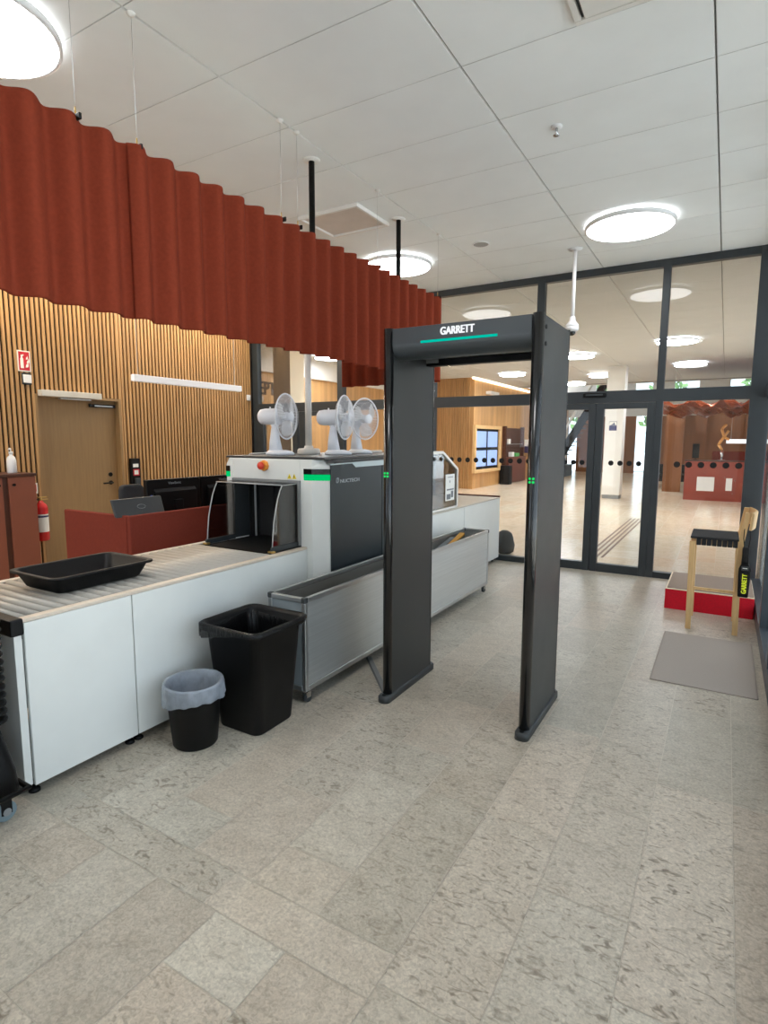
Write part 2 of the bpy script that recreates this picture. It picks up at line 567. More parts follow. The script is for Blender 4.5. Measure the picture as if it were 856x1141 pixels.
# ---- floor: limestone slabs laid in courses, one mesh
def build_floor():
    rnd = random.Random(11)
    slabs = []
    w = 0.2965
    def column(x0, x1, ya, yb, phase, lens, mat):
        y = ya
        while y < yb - 1e-6:
            k = rnd.choice(lens)
            ny = phase + w * (math.floor((y - phase) / w + 1e-4) + k)
            ny = min(ny, yb)
            slabs.append((x0, x1, y, ny, mat))
            y = ny
    k0 = -24
    for k in range(k0, 6):
        x0 = -1.356 + k * w
        x1 = min(x0 + w, 0.36)
        if x0 > 0.36:
            break
        left = x1 < -0.7
        if left:
            column(x0, x1, -5.6, 1.205, 0.99, (1, 2, 2, 3), 0)
            column(x0, x1, 1.365, G + 0.02, 1.575, (1, 2, 2, 3), 0)
        else:
            column(x0, x1, -5.6, G + 0.02, 1.857 + w * 10, (2, 3, 3, 4), 0)
    x = -1.356 + k0 * w
    while x < -0.77:
        nx = min(x + rnd.choice((0.45, 0.6, 0.75, 0.9)), -1.356 + 2 * w)
        slabs.append((x, nx, 1.205, 1.365, 0))
        x = nx
    for k in range(-20, 12):
        x0 = -1.356 + k * 0.445
        column(x0, x0 + 0.445, G + 0.02, 31, 1.575, (2, 3, 4, 4), 1)
    g = 0.0014
    vs, fs, mi, tint = [], [], [], []
    X0, X1, Y0, Y1 = -10.5, 4.2, -5.8, 31
    vs += [(X0, Y0, -0.0016), (X1, Y0, -0.0016), (X1, Y1, -0.0016), (X0, Y1, -0.0016)]
    fs.append((0, 1, 2, 3)); mi.append(2); tint.append((0.5, 0.5, 0.5, 1))
    for (a, b, c, d, m) in slabs:
        o = len(vs)
        vs += [(a + g, c + g, 0), (b - g, c + g, 0), (b - g, d - g, 0), (a + g, d - g, 0)]
        fs.append((o, o + 1, o + 2, o + 3)); mi.append(m)
        tint.append((rnd.random(), rnd.random(), rnd.random(), 1))
    me = bpy.data.meshes.new('floor')
    me.from_pydata(vs, [], fs)
    for n in ('stone', 'stone_lobby', 'grout'):
        me.materials.append(M[n])
    me.polygons.foreach_set('material_index', mi)
    at = me.color_attributes.new('tint', 'FLOAT_COLOR', 'CORNER')
    for p in me.polygons:
        for li in p.loop_indices:
            at.data[li].color = tint[p.index]
    o = bpy.data.objects.new('floor', me)
    COL.objects.link(o)
    o['kind'] = 'structure'
build_floor()

# ---- ceiling: mineral tiles 1.156 x 0.583 with grooves, one mesh
def build_ceiling():
    mb = MB()
    mb.cur = 1
    mb.box(-10.5, 0.42, -5.8, G + 0.2, H + 0.012, H + 0.2)
    mb.box(-10.5, 4.2, G + 0.2, 21.5, H + 0.012, H + 0.2)
    xs = [-0.175 + 1.156 * k for k in range(-9, 5)]
    ys = [3.02 + 0.5835 * k for k in range(-16, 33)]
    gx, gy = 0.007, 0.0032
    for i in range(len(xs) - 1):
        for j in range(len(ys) - 1):
            a, b, c, d = xs[i] + gx, xs[i + 1] - gx, ys[j] + gy, ys[j + 1] - gy
            if d < G and a > 0.35:
                continue
            if d < G + 0.1:
                b = min(b, 0.4)
            if d > 21.5 or b > 4.2 or a < -10.5:
                continue
            e = 0.004
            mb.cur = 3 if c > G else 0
            mb.add([(a, c, H), (b, c, H), (b, d, H), (a, d, H)], [(3, 2, 1, 0)])
            mb.cur = 2
            o = [(a, c, H), (b, c, H), (b, d, H), (a, d, H), (a - e, c - 0.6 * e, H + 0.013), (b + e, c - 0.6 * e, H + 0.013), (b + e, d + 0.6 * e, H + 0.013), (a - e, d + 0.6 * e, H + 0.013)]
            mb.add(o, [(0, 1, 5, 4), (1, 2, 6, 5), (2, 3, 7, 6), (3, 0, 4, 7)])
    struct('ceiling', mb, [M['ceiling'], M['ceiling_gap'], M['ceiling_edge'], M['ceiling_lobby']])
build_ceiling()

# ---- slatted left wall with a recessed door
DY0, DY1, DZ = 3.66, 4.665, 2.03
mb = MB()
mb.cur = 1
xb = WL - 0.022
mb.box(xb - 0.12, xb, -5.6, DY0 - 0.031, 0, H)
mb.box(xb - 0.12, xb, DY1 + 0.031, G + 0.08, 0, H)
mb.box(xb - 0.12, xb, DY0 - 0.031, DY1 + 0.031, DZ + 0.031, H)
mb.cur = 0
y = -1.0
p = 0.0535
while y < G - 0.04:
    y1 = y + 0.0295
    if y < DY0 - 0.031 < y1 + 0.024:
        y1 = DY0 - 0.0305
    if y < DY1 + 0.031 < y1 + 0.03:
        mb.box(xb, WL, y, DY1 + 0.0312, DZ + 0.032, H)
        mb.box(xb, WL, DY1 + 0.0315, y + p - 0.012, 0, H)
        y += p
        continue
    if y1 < DY0 - 0.03 or y > DY1 + 0.03:
        mb.box(xb, WL, y, y1, 0, H)
    else:
        mb.box(xb, WL, y, y1, DZ + 0.032, H)
    y += p
struct('wall_left', mb, [M['slat'], M['slat_back']])
# door lining and leaf
mb = MB()
mb.box(WL - 0.15, WL + 0.002, DY0 - 0.03, DY0, 0, DZ + 0.03)
mb.box(WL - 0.15, WL + 0.002, DY1, DY1 + 0.03, 0, DZ + 0.03)
mb.box(WL - 0.15, WL + 0.002, DY0, DY1, DZ, DZ + 0.03)
struct('trim_1', mb, M['oak_door'])
mb = MB().box(WL - 0.145, WL - 0.10, DY0, DY1, 0.005, DZ)
door = struct('door_1', mb, M['oak_door'])
mb = MB()
hx = WL - 0.10
mb.cyl((hx, 4.56, 1.0), (hx + 0.012, 4.56, 1.0), 0.026)
mb.cyl((hx + 0.01, 4.56, 1.0), (hx + 0.055, 4.56, 1.0), 0.009)
mb.tube([(hx + 0.05, 4.565, 1.0), (hx + 0.055, 4.52, 1.0), (hx + 0.052, 4.43, 0.998)], 0.0095)
mb.build('door_handle', M['black'], door)
MB().cyl((hx, 4.56, 1.105), (hx + 0.014, 4.56, 1.105), 0.026).build('lock', M['black'], door)

# ---- room front wall behind the camera with tall windows (daylight)
mb = MB()
for (a, b) in ((-7.0, -6.2), (-4.5, -4.4), (-2.9, 0.5)):
    mb.box(a, b, -5.6, -5.4, 0, H)
mb.box(-6.2, 0.1, -5.6, -5.4, 0, 0.1)
mb.box(-6.2, 0.1, -5.6, -5.4, 3.1, H)
struct('wall_front', mb, M['white_paint'])

# ---- glazed back wall: anthracite frame
F0, F1 = G, G + 0.09
mull = [(-6.70, -6.585), (-5.02, -4.91), (-3.52, -3.42), (-2.07, -1.98), (-0.705, -0.63), (0.18, 0.36)]
mb = MB()
for (a, b) in mull:
    mb.box(a, b, F0, F1, 0, H)
mb.box(-6.7, 0.36, F0 + 0.002, F1 - 0.002, 3.42, H)
mb.box(-6.7, 0.36, F0 + 0.001, F1 - 0.001, 1.99, 2.125)
mb.box(-6.7, -1.98, F0 + 0.003, F1 - 0.003, 0, 0.07)
mb.box(-0.63, 0.36, F0 + 0.003, F1 - 0.003, 0, 0.07)
struct('wall_back', mb, M['frame'], bevel=0.004)

wn = [0]
def pane(x0, x1, z0, z1, y=G + 0.045):
    wn[0] += 1
    mb = MB().box(x0, x1, y - 0.004, y + 0.004, z0, z1)
    return struct('window_%d' % wn[0], mb, M['glass'])
def dots(par, xs, z=1.297, y=G + 0.039):
    mb = MB()
    for x in xs:
        mb.cyl((x, y, z), (x, y + 0.001, z), 0.033, 20)
    return mb.build('safety_dots', M['black_matt'], par)
edges = [(mull[i][1], mull[i + 1][0]) for i in range(5)]
for i, (a, b) in enumerate(edges):
    pane(a, b, 2.125, 3.42)
for i, (a, b) in enumerate(edges):
    if i == 3:
        continue
    if i == 0:
        # double leaf door frame at the left
        continue
    w = pane(a, b, 0.07, 1.99)
    n = int((b - a) / 0.117)
    dots(w, [b - 0.05 - 0.117 * k for k in range(n)])
# sliding door leaves
dn = [1]
def leaf(x0, x1, rail=0.08, pull=None):
    dn[0] += 1
    mb = MB()
    y0, y1 = G - 0.005, G + 0.07
    mb.box(x0, x0 + rail, y0, y1, 0.0, 1.985)
    mb.box(x1 - rail, x1, y0, y1, 0.0, 1.985)
    mb.box(x0 + rail, x1 - rail, y0 + 0.001, y1 - 0.001, 0.0, 0.1)
    mb.box(x0 + rail, x1 - rail, y0 + 0.001, y1 - 0.001, 1.92, 1.985)
    d = struct('door_%d' % dn[0], mb, M['frame'], bevel=0.004)
    p = MB().box(x0 + rail, x1 - rail, G + 0.04, G + 0.048, 0.1, 1.92).build('pane', M['glass'], d)
    n = int((x1 - x0 - 2 * rail) / 0.1)
    mb = MB()
    for k in range(n):
        x = x1 - rail - 0.06 - 0.1 * k
        mb.cyl((x, G + 0.036, 1.297), (x, G + 0.037, 1.297), 0.03, 20)
    mb.build('safety_dots', M['black_matt'], p)
    return d
leaf(-1.98, -1.332)
leaf(-1.328, -0.705)
leaf(-6.585, -5.78, 0.1)
leaf(-5.74, -5.02, 0.1)

# ---- glazed right wall, running towards and past the camera
R0, R1 = 0.315, 0.40
mb = MB()
mb.box(R0, R1, -5.6, G, 0, 0.12)
mb.box(R0 + 0.001, R1, -5.6, G, 2.0, 2.12)
mb.box(R0 + 0.001, R1, -5.6, G, 3.42, H)
for yy in (-4.2, -2.8, -1.4, 0.1, 1.5, 2.9, 4.3, 5.25):
    mb.box(R0 + 0.002, R1 - 0.001, yy - 0.05, yy + 0.05, 0, H)
struct('wall_right', mb, M['frame_blue'], bevel=0.004)
yy = [-5.6, -4.2, -2.8, -1.4, 0.1, 1.5, 2.9, 4.3, 5.25, 7.1]
for i in range(9):
    for (z0, z1) in ((0.12, 2.0), (2.12, 3.42)):
        wn[0] += 1
        struct('window_%d' % wn[0], MB().box(0.36, 0.366, yy[i] + 0.05, yy[i + 1] - 0.05, z0, z1), M['glass'])

# pavement outside
mb = MB().add([(0.4, -30, -0.03), (30, -30, -0.03), (30, 30, -0.03), (0.4, 30, -0.03)], [(0, 1, 2, 3)])
mb.add([(-30, -30, -0.03), (0.4, -30, -0.03), (0.4, -5.6, -0.03), (-30, -5.6, -0.03)], [(0, 1, 2, 3)])
struct('floor_outside', mb, M['concrete'])

# ================================================================ LOBBY SHELL
mb = MB()
mb.box(-7.2, -6.9, 17.2, 30, 0, H + 0.1)           # panelled wall running away from us
mb.box(-9.2, -7.2, 17.2, 17.4, 0, H + 0.1)
struct('wall_lobby_side', mb, M['wood_wall'])
mb = MB()                                          # slatted strip before the corner
for k in range(26):
    x = -9.0 + 0.08 * k
    if x < -7.0:
        mb.box(x, x + 0.045, 17.165, 17.2, 0, H)
struct('trim_2', mb, M['slat'])
mb = MB()
mb.box(-9.2, -9.0, 7.19, 17.2, 0, 3.05)
mb.cur = 1
mb.box(-9.2, -8.9, 7.19, 17.2, 3.05, H)
struct('wall_lobby_left', mb, [M['wood_wall'], M['white_paint']])
# far end of the lobby: a taller glazed wall
mb = MB()
for (a, b) in ((-7.0, -6.9), (-6.45, -4.9), (-4.45, -3.75), (-3.3, -2.2), (-1.75, -0.35), (0.1, 1.3), (1.8, 4.2)):
    mb.box(a, b, 29.8, 30, 0, 2.7)
mb.cur = 1
mb.box(-7.0, 4.2, 29.8, 30.05, 2.7, 3.85)
for (a, b) in ((-7.0, -5.65), (-4.55, -3.85), (-3.1, -2.2), (-1.2, 0.0), (1.2, 2.0)):
    mb.box(a, b, 29.8, 30.0, 3.85, 4.5)
mb.box(-7.0, 4.2, 29.8, 30.05, 4.5, 5.4)
struct('wall_lobby_far', mb, [M['brown_wood'], M['white_paint']])
mb = MB().box(-7.2, 4.2, 21.5, 30.05, 5.2, 5.4)
mb.box(-7.2, 4.2, 21.5, 21.7, H + 0.001, 5.2)
struct('ceiling_lobby', mb, M['white_paint'])
wn[0] += 1
struct('window_%d' % wn[0], MB().box(-6.9, 4.2, 29.9, 29.91, 0, 5.2), M['glass'])
# right side of the lobby
mb = MB()
for (a, b) in ((7.3, 9.5), (11.5, 13.5), (15.5, 18), (20, 23), (25, 29.8)):
    mb.box(4.0, 4.2, a, b, 0, H)
mb.box(4.0, 4.2, 7.19, 29.8, 2.9, 5.2)
struct('wall_lobby_right', mb, M['wood_wall'])
mb = MB().box(0.4, 4.2, 7.1, 7.3, 0, H)
struct('wall_lobby_front', mb, M['white_paint'])
# warm cove light along the panelled wall and tactile guidance strips
mb = MB().box(-6.9, -6.84, 17.0, 22.9, 3.44, 3.49)
struct('trim_3', mb, M['led_warm'])
mb = MB()
for k in range(4):
    x = -1.56 + 0.07 * k
    mb.box(x, x + 0.03, 8.0, 12.4, 0.0, 0.003)
struct('trim_4', mb, M['tile_strip'])
# ================================================================ CEILING FITTINGS
def ceiling_lamp(x, y, label, group, z=H, r=0.375, mat='lamp'):
    t = thing('ceiling_lamp', label, 'lamp', (x, y, z), group)
    MB().lathe([(0.001, 0), (r * 0.8, 0), (r * 0.8, -0.02), (0.001, -0.02)], (x, y, z), 40).build('base', M['white_paint'], t)
    MB().lathe([(r * 0.93, -0.022), (r, -0.022), (r + 0.004, -0.03), (r + 0.004, -0.058), (r - 0.012, -0.06), (r - 0.012, -0.03), (r * 0.93, -0.022)], (x, y, z), 56).build('rim', M['white_plastic'], t)
    MB().lathe([(r * 0.93, -0.0205), (r * 0.82, -0.0205)], (x, y, z), 48).build('halo_ring', M[mat], t)
    MB().lathe([(r - 0.012, -0.05), (r - 0.02, -0.062), (r * 0.7, -0.066), (0.001, -0.067)], (x, y, z), 56).build('diffuser', M[mat], t)
    return t
LG = 'flush round lamps on the room ceiling'

for (x, y, lab) in ((-3.15, 1.53, 'large round glowing ceiling lamp over the near end of the rust curtain'),
                    (-3.25, 5.76, 'round glowing ceiling lamp behind the far end of the rust curtain'),
                    (-0.87, 5.76, 'round glowing ceiling lamp above the glass sliding door'),
                    (-0.87, 1.56, 'round ceiling lamp overhead in front of the metal detector'),
                    (-5.6, 1.56, 'round ceiling lamp over the terracotta cabinet'),
                    (-5.6, 5.76, 'round ceiling lamp over the security desk hidden by the curtain'),
                    (-0.87, -2.64, 'round ceiling lamp behind the camera on the window side'),
                    (-3.25, -2.64, 'round ceiling lamp behind the camera near the middle'),
                    (-5.6, -2.64, 'round ceiling lamp behind the camera on the slatted wall side')):
    ceiling_lamp(x, y, lab, LG)
LL = 'round lamps on the lobby ceiling mostly added for reflections'  # most are added where the glass only mirrors the room's own lamps
for (x, y, lab) in ((-0.95, 12.7, 'round lamp added in the lobby for a reflection seen above the right glass pane'),
                    (-0.9, 16.6, 'round lamp added in the lobby for a reflection above the red reception desk'),
                    (-5.53, 16.7, 'round lamp added in the lobby for a reflection before the oak panelled wall'),
                    (-4.58, 20.4, 'farthest round lamp added in the lobby for a reflection by the oak wall'),
                    (-3.05, 13.8, 'round lamp added in the lobby for a reflection just right of the metal detector'),
                    (-3.3, 18.2, 'round lamp added in the lobby for a reflection above the white pillar'),
                    (-8.1, 11.2, 'round lobby ceiling lamp left of the plastered pillar by the lettered wall'),
                    (2.4, 11.0, 'round lobby ceiling lamp far right behind the glass'),
                    (-5.5, 10.0, 'round lobby ceiling lamp behind the fans')):
    ceiling_lamp(x, y, lab, LL, mat='lamp_lobby')

# access hatch
t = thing('ceiling_hatch', 'square brownish ceiling hatch with open frame behind the black poles', 'hatch', (-3.06, 4.45, H))
mb = MB()
for (a, b, c, d) in ((-3.37, -2.75, 4.19, 4.215), (-3.37, -2.75, 4.695, 4.72), (-3.37, -3.345, 4.215, 4.695), (-2.775, -2.75, 4.215, 4.695)):
    mb.box(a, b, c, d, H - 0.03, H)
mb.build('frame', M['white_paint'], t, 0.002)
mb = MB().hexa([(-3.345, 4.215, H - 0.012), (-2.775, 4.215, H - 0.012), (-2.775, 4.695, H - 0.012), (-3.345, 4.695, H - 0.012)],
               [(-3.345, 4.215, H - 0.004), (-2.775, 4.215, H - 0.004), (-2.775, 4.695, H - 0.004), (-3.345, 4.695, H - 0.004)])
mb.build('panel', pbr('hatch_panel', rgb(214, 204, 194), 0.5), t)
# air vent at the top edge
t = thing('ceiling_vent', 'rectangular ceiling air vent with white frame at the top of the picture', 'vent', (-0.6, 2.8, H))
mb = MB()
X0, X1, Y0, Y1 = -0.735, -0.20, 2.47, 2.995
for (a, b, c, d) in ((X0, X1, Y0, Y0 + 0.03), (X0, X1, Y1 - 0.03, Y1), (X0, X0 + 0.03, Y0 + 0.03, Y1 - 0.03), (X1 - 0.03, X1, Y0 + 0.03, Y1 - 0.03)):
    mb.box(a, b, c, d, H - 0.018, H)
mb.build('frame', M['white_paint'], t, 0.003)
MB().box(X0 + 0.05, X1 - 0.05, Y0 + 0.05, Y1 - 0.05, H - 0.03, H - 0.012).build('plate', M['white_paint'], t, 0.004)
MB().box(X0 + 0.031, X1 - 0.031, Y0 + 0.031, Y1 - 0.031, H - 0.006, H - 0.001).build('backing', M['dark_grey'], t)
# sprinkler
t = thing('sprinkler', 'small white sprinkler head hanging from the ceiling', 'sprinkler', (-1.04, 3.855, H))
MB().lathe([(0.001, 0), (0.036, 0), (0.034, -0.008), (0.014, -0.012), (0.001, -0.012)], (-1.04, 3.855, H), 24).build('rosette', M['white_plastic'], t)
mb = MB().cyl((-1.04, 3.855, H - 0.01), (-1.04, 3.855, H - 0.05), 0.008, 10)
mb.lathe([(0.001, -0.05), (0.018, -0.05), (0.02, -0.053), (0.001, -0.053)], (-1.04, 3.855, H), 16)
mb.build('nozzle', M['chrome'], t)
# speaker
t = thing('ceiling_speaker', 'flat round grey speaker set in the ceiling above the metal detector', 'speaker', (-2.24, 5.665, H))
MB().lathe([(0.085, 0), (0.088, -0.006), (0.075, -0.008), (0.075, 0)], (-2.24, 5.665, H), 32).build('rim', M['white_plastic'], t)
MB().lathe([(0.075, -0.004), (0.001, -0.006)], (-2.24, 5.665, H), 32).build('grille', pbr('speaker_grille', rgb(168, 168, 166), 0.7), t)
# black drop poles behind the curtain
for (yy, lab) in ((3.43, 'black ceiling pole nearer the camera behind the rust curtain'), (4.68, 'farther black ceiling pole in front of the glowing lamp')):
    t = thing('drop_pole', lab, 'pole', (-2.63, yy, 2.2), 'black poles dropping behind the curtain')
    MB().cyl((-2.63, yy, 2.2), (-2.63, yy, H), 0.021, 16).build('pole', M['black'], t)
    MB().lathe([(0.02, 0), (0.06, 0), (0.055, -0.008), (0.02, -0.012)], (-2.63, yy, H), 24).build('flange', M['white_paint'], t)
# CCTV camera on a white drop pole
cx_, cy_ = -1.455, 6.275
t = thing('surveillance_camera', 'white dome camera on a long white pole hanging before the glass wall', 'camera', (cx_, cy_, 2.66))
MB().cyl((cx_, cy_, 2.8), (cx_, cy_, H), 0.019, 16).build('pole', M['white_plastic'], t)
MB().lathe([(0.001, 0), (0.07, 0), (0.068, -0.012), (0.02, -0.022)], (cx_, cy_, H), 24).build('flange', M['white_plastic'], t)
MB().lathe([(0.02, 2.83), (0.028, 2.82), (0.03, 2.79), (0.04, 2.775), (0.064, 2.745), (0.066, 2.73), (0.06, 2.728), (0.066, 2.724), (0.064, 2.69), (0.045, 2.675), (0.001, 2.675)], (cx_, cy_, 0), 28).build('housing', M['white_plastic'], t)
mb = MB()
mb.lathe([(0.001, -0.036), (0.02, -0.03), (0.033, -0.015), (0.036, 0.0), (0.036, 0.01)], (cx_, cy_, 2.672), 20)
mb.build('dome', M['black_gloss'], t)

# ================================================================ CURTAIN
CXX = -2.486
def curtain(name, ya, yb, label, xo=0.0):
    mb = MB()
    n = int((yb - ya) / 0.0075)
    top, bot = 2.925, 2.135
    rows = [bot, bot + 0.012, 2.4, 2.65, top - 0.012, top]
    rings = []
    for z in rows:
        ring = []
        for i in range(n + 1):
            y = ya + (yb - ya) * i / n
            ph = 2 * PI * (y - 0.03) / 0.166
            a = math.sin(ph) + 0.08 * math.sin(2 * ph + 0.6)
            ring.append((CXX + xo + 0.031 * a + 0.003 * math.sin(y * 3 + z), y, z))
        rings.append(ring)
    mb.loft(rings, closed=False)
    o = mb.build(name, M['felt'], None)
    md = o.modifiers.new('Solid', 'SOLIDIFY')
    md.thickness = 0.007
    md.offset = 0
    recentre(o)
    return tag(o, label, 'curtain', 'hanging felt curtains')
curtain('felt_curtain', 0.3, 1.86, 'rust felt wave curtain hanging at the left edge of the picture, near panel', -0.009)
curtain('felt_curtain', 1.8475, 5.31, 'long rust felt wave curtain hanging from the ceiling, panel beyond the seam')
mb = MB()
rings = []
for z in (2.135, 2.5, 2.925):
    ring = []
    for i in range(170):
        x = -3.70 + 1.19 * i / 169
        ring.append((x, 5.36 + 0.031 * math.sin(2 * PI * x / 0.166), z))
    rings.append(ring)
mb.loft(rings, closed=False)
o = mb.build('felt_curtain', M['felt'], None)
md = o.modifiers.new('Solid', 'SOLIDIFY'); md.thickness = 0.007; md.offset = 0
tag(recentre(o), 'short rust felt curtain return across the far end, seen over the fans', 'curtain', 'hanging felt curtains')
# hangers
for (yy, lab) in ((1.6, 'first thin wire hanger from the left holding the curtain'), (1.9, 'second thin wire hanger from the left, right of the curtain seam'),
                  (2.93, 'thin wire hanger just left of the nearer black pole, first of a pair'), (3.09, 'thin wire hanger beside the nearer black pole, second of a pair'),
                  (4.08, 'thin wire hanger left of the farther black pole'), (5.2, 'thin wire hanger at the far end of the curtain')):
    t = thing('wire_hanger', lab, 'hanger', (CXX, yy, 2.9), 'wire hangers of the curtain')
    MB().cyl((CXX, yy, 2.93), (CXX, yy, H - 0.01), 0.0012, 6).build('wire', M['alu'], t)
    MB().lathe([(0.001, -0.014), (0.012, -0.012), (0.02, -0.003), (0.022, 0), (0.001, 0)], (CXX, yy, H), 16).build('anchor', M['white_paint'], t)
    MB().box(CXX - 0.036, CXX + 0.036, yy - 0.006, yy + 0.006, 2.908, 2.934).build('clip', M['black'], t, 0.003)
    MB().cyl((CXX, yy, 2.934), (CXX, yy, 2.965), 0.0035, 8).build('ferrule', M['brass'], t)

# ================================================================ SLATTED WALL FITTINGS
# fire-extinguisher sign
sx = WL + 0.004
t = thing('fire_sign', 'red and white extinguisher sign on the slatted wall left of the door', 'sign', (sx, 3.535, 2.29))
MB().box(WL, sx + 0.004, 3.468, 3.604, 2.29, 2.515).build('plate', M['sign_white'], t, 0.002)
MB().box(sx + 0.004, sx + 0.006, 3.48, 3.592, 2.303, 2.502).build('red_field', M['red_sign'], t)
mb = MB()
mb.prism([(3.495, 2.325), (3.528, 2.325), (3.528, 2.425), (3.52, 2.44), (3.52, 2.455), (3.535, 2.462), (3.53, 2.475), (3.512, 2.468), (3.503, 2.468), (3.503, 2.44), (3.495, 2.425)], 'x', sx + 0.006, sx + 0.0075)
mb.build('extinguisher_symbol', M['sign_white'], t)
mb = MB()
for k, (dy, dz, s) in enumerate(((0.0, 0.0, 1), (0.012, 0.045, 0.9), (0.002, 0.085, 0.7))):
    c = (3.562 + dy, 2.335 + dz)
    mb.prism([(c[0] - 0.014 * s, c[1]), (c[0] + 0.012 * s, c[1] + 0.004), (c[0] + 0.018 * s, c[1] + 0.03 * s), (c[0] + 0.01 * s, c[1] + 0.062 * s), (c[0] + 0.002 * s, c[1] + 0.03 * s), (c[0] - 0.006 * s, c[1] + 0.036 * s)], 'x', sx + 0.006, sx + 0.0075)
mb.build('flame_symbol', M['sign_white'], t)
# white switch under the sign
t = thing('wall_switch', 'square white switch on a dark plate under the red extinguisher sign', 'switch', (WL, 3.55, 2.16))
MB().box(WL, WL + 0.012, 3.5, 3.6, 2.15, 2.275).build('plate', M['dark_grey'], t, 0.002)
MB().box(WL + 0.012, WL + 0.03, 3.508, 3.592, 2.168, 2.256).build('rocker', M['white_plastic'], t, 0.004)
t = thing('wall_switch', 'small white switch on the slatted wall near the dark glass frame', 'switch', (WL, 6.99, 2.18))
MB().box(WL, WL + 0.012, 6.955, 7.035, 2.18, 2.27).build('plate', M['white_plastic'], t, 0.002)
MB().box(WL + 0.012, WL + 0.02, 6.965, 7.025, 2.19, 2.26).build('rocker', M['white_plastic'], t, 0.002)
# door opener
t = thing('door_opener', 'long grey automatic door operator above the oak door', 'door opener', (WL, 4.0, 2.03))
MB().box(WL + 0.001, WL + 0.085, 3.66, 4.385, 2.035, 2.105).build('housing', pbr('opener_grey', rgb(204, 200, 190), 0.4), t, 0.004)
mb = MB().box(WL - 0.02, WL + 0.03, 3.9, 4.28, 2.015, 2.03)
mb.build('slide_rail', M['alu'], t, 0.002)
mb = MB().box(WL - 0.07, WL - 0.035, 4.3, 4.64, 1.945, 1.985)
mb.build('closer_arm', M['black'], t, 0.003)
MB().box(WL - 0.036, WL - 0.03, 4.36, 4.6, 1.955, 1.97).build('arm_strip', M['alu'], t)
# fire extinguisher
ex, ey = -6.565, 3.535
t = thing('fire_extinguisher', 'red fire extinguisher with white label hanging between cabinet and oak door', 'fire extinguisher', (ex, ey, 0.42))
MB().lathe([(0.001, 0.42), (0.062, 0.42), (0.068, 0.44), (0.068, 0.78), (0.06, 0.82), (0.03, 0.85), (0.02, 0.87), (0.001, 0.87)], (ex, ey, 0), 28).build('cylinder', M['red_gloss'], t)
MB().lathe([(0.0686, 0.52), (0.0686, 0.72)], (ex, ey, 0), 28).build('paper_label', M['paper'], t)
MB().lathe([(0.0690, 0.685), (0.0690, 0.705)], (ex, ey, 0), 28).build('label_band', M['navy'], t)
mb = MB().cyl((ex, ey, 0.86), (ex, ey, 0.905), 0.018, 12)
mb.box(ex - 0.012, ex + 0.012, ey - 0.03, ey + 0.07, 0.9, 0.914)
mb.box(ex - 0.01, ex + 0.01, ey, ey + 0.08, 0.875, 0.885)
mb.build('valve', M['brass'], t, 0.002)
mb = MB().tube([(ex, ey - 0.02, 0.89), (ex + 0.02, ey - 0.08, 0.87), (ex + 0.03, ey - 0.095, 0.75), (ex + 0.03, ey - 0.085, 0.6)], 0.011)
mb.build('hose', M['black'], t)
MB().box(WL, ex - 0.06, ey - 0.02, ey + 0.02, 0.6, 0.82).build('bracket', M['brass'], t)
t = thing('fire_label', 'small red and white sign just above the fire extinguisher', 'sign', (WL, 3.53, 0.95))
MB().box(WL, WL + 0.006, 3.455, 3.585, 0.94, 1.06).build('plate', M['sign_white'], t)
MB().box(WL + 0.006, WL + 0.008, 3.47, 3.57, 0.965, 1.045).build('red_field', M['red_sign'], t)
# intercom panel
t = thing('intercom_panel', 'narrow black wall panel with stickers and handset right of the oak door', 'intercom', (WL, 4.83, 0.95))
MB().box(WL, WL + 0.05, 4.766, 4.9, 0.95, 1.305).build('body', M['black'], t, 0.006)
MB().box(WL + 0.05, WL + 0.052, 4.79, 4.87, 1.19, 1.235).build('white_sticker', M['paper'], t)
MB().box(WL + 0.05, WL + 0.052, 4.79, 4.88, 1.08, 1.165).build('red_sticker', M['red_sign'], t)
MB().box(WL + 0.052, WL + 0.053, 4.805, 4.865, 1.095, 1.15).build('white_mark', M['paper'], t)
MB().box(WL + 0.05, WL + 0.085, 4.8, 4.88, 0.965, 1.05).build('handset', M['dark_grey'], t, 0.012)

# terracotta cabinet with tapered gap between doors
t = thing('storage_cabinet', 'terracotta cabinet with dark top at the left edge before the slatted wall', 'cabinet', (-6.45, 2.9, 0))
MB().box(-6.68, -6.262, 2.42, 3.325, 0.06, 1.17).build('carcass', M['dark_wood'], t)
MB().box(-6.68, -6.225, 2.4, 3.335, 1.17, 1.2).build('top', M['dark_wood'], t, 0.004)
MB().box(-6.66, -6.3, 2.44, 3.31, 0, 0.06).build('plinth', M['black'], t)
for (a, b) in ((2.425, 2.71), (2.73, 3.0), (3.058, 3.325)):
    d = MB().box(-6.262, -6.24, a, b, 0.07, 1.165).build('door', M['cabinet'], t, 0.003)
    kx = b - 0.04 if a < 3.0 else a + 0.045
    MB().cyl((-6.24, kx, 1.09), (-6.215, kx, 1.09), 0.013, 12).build('knob', M['black'], d)
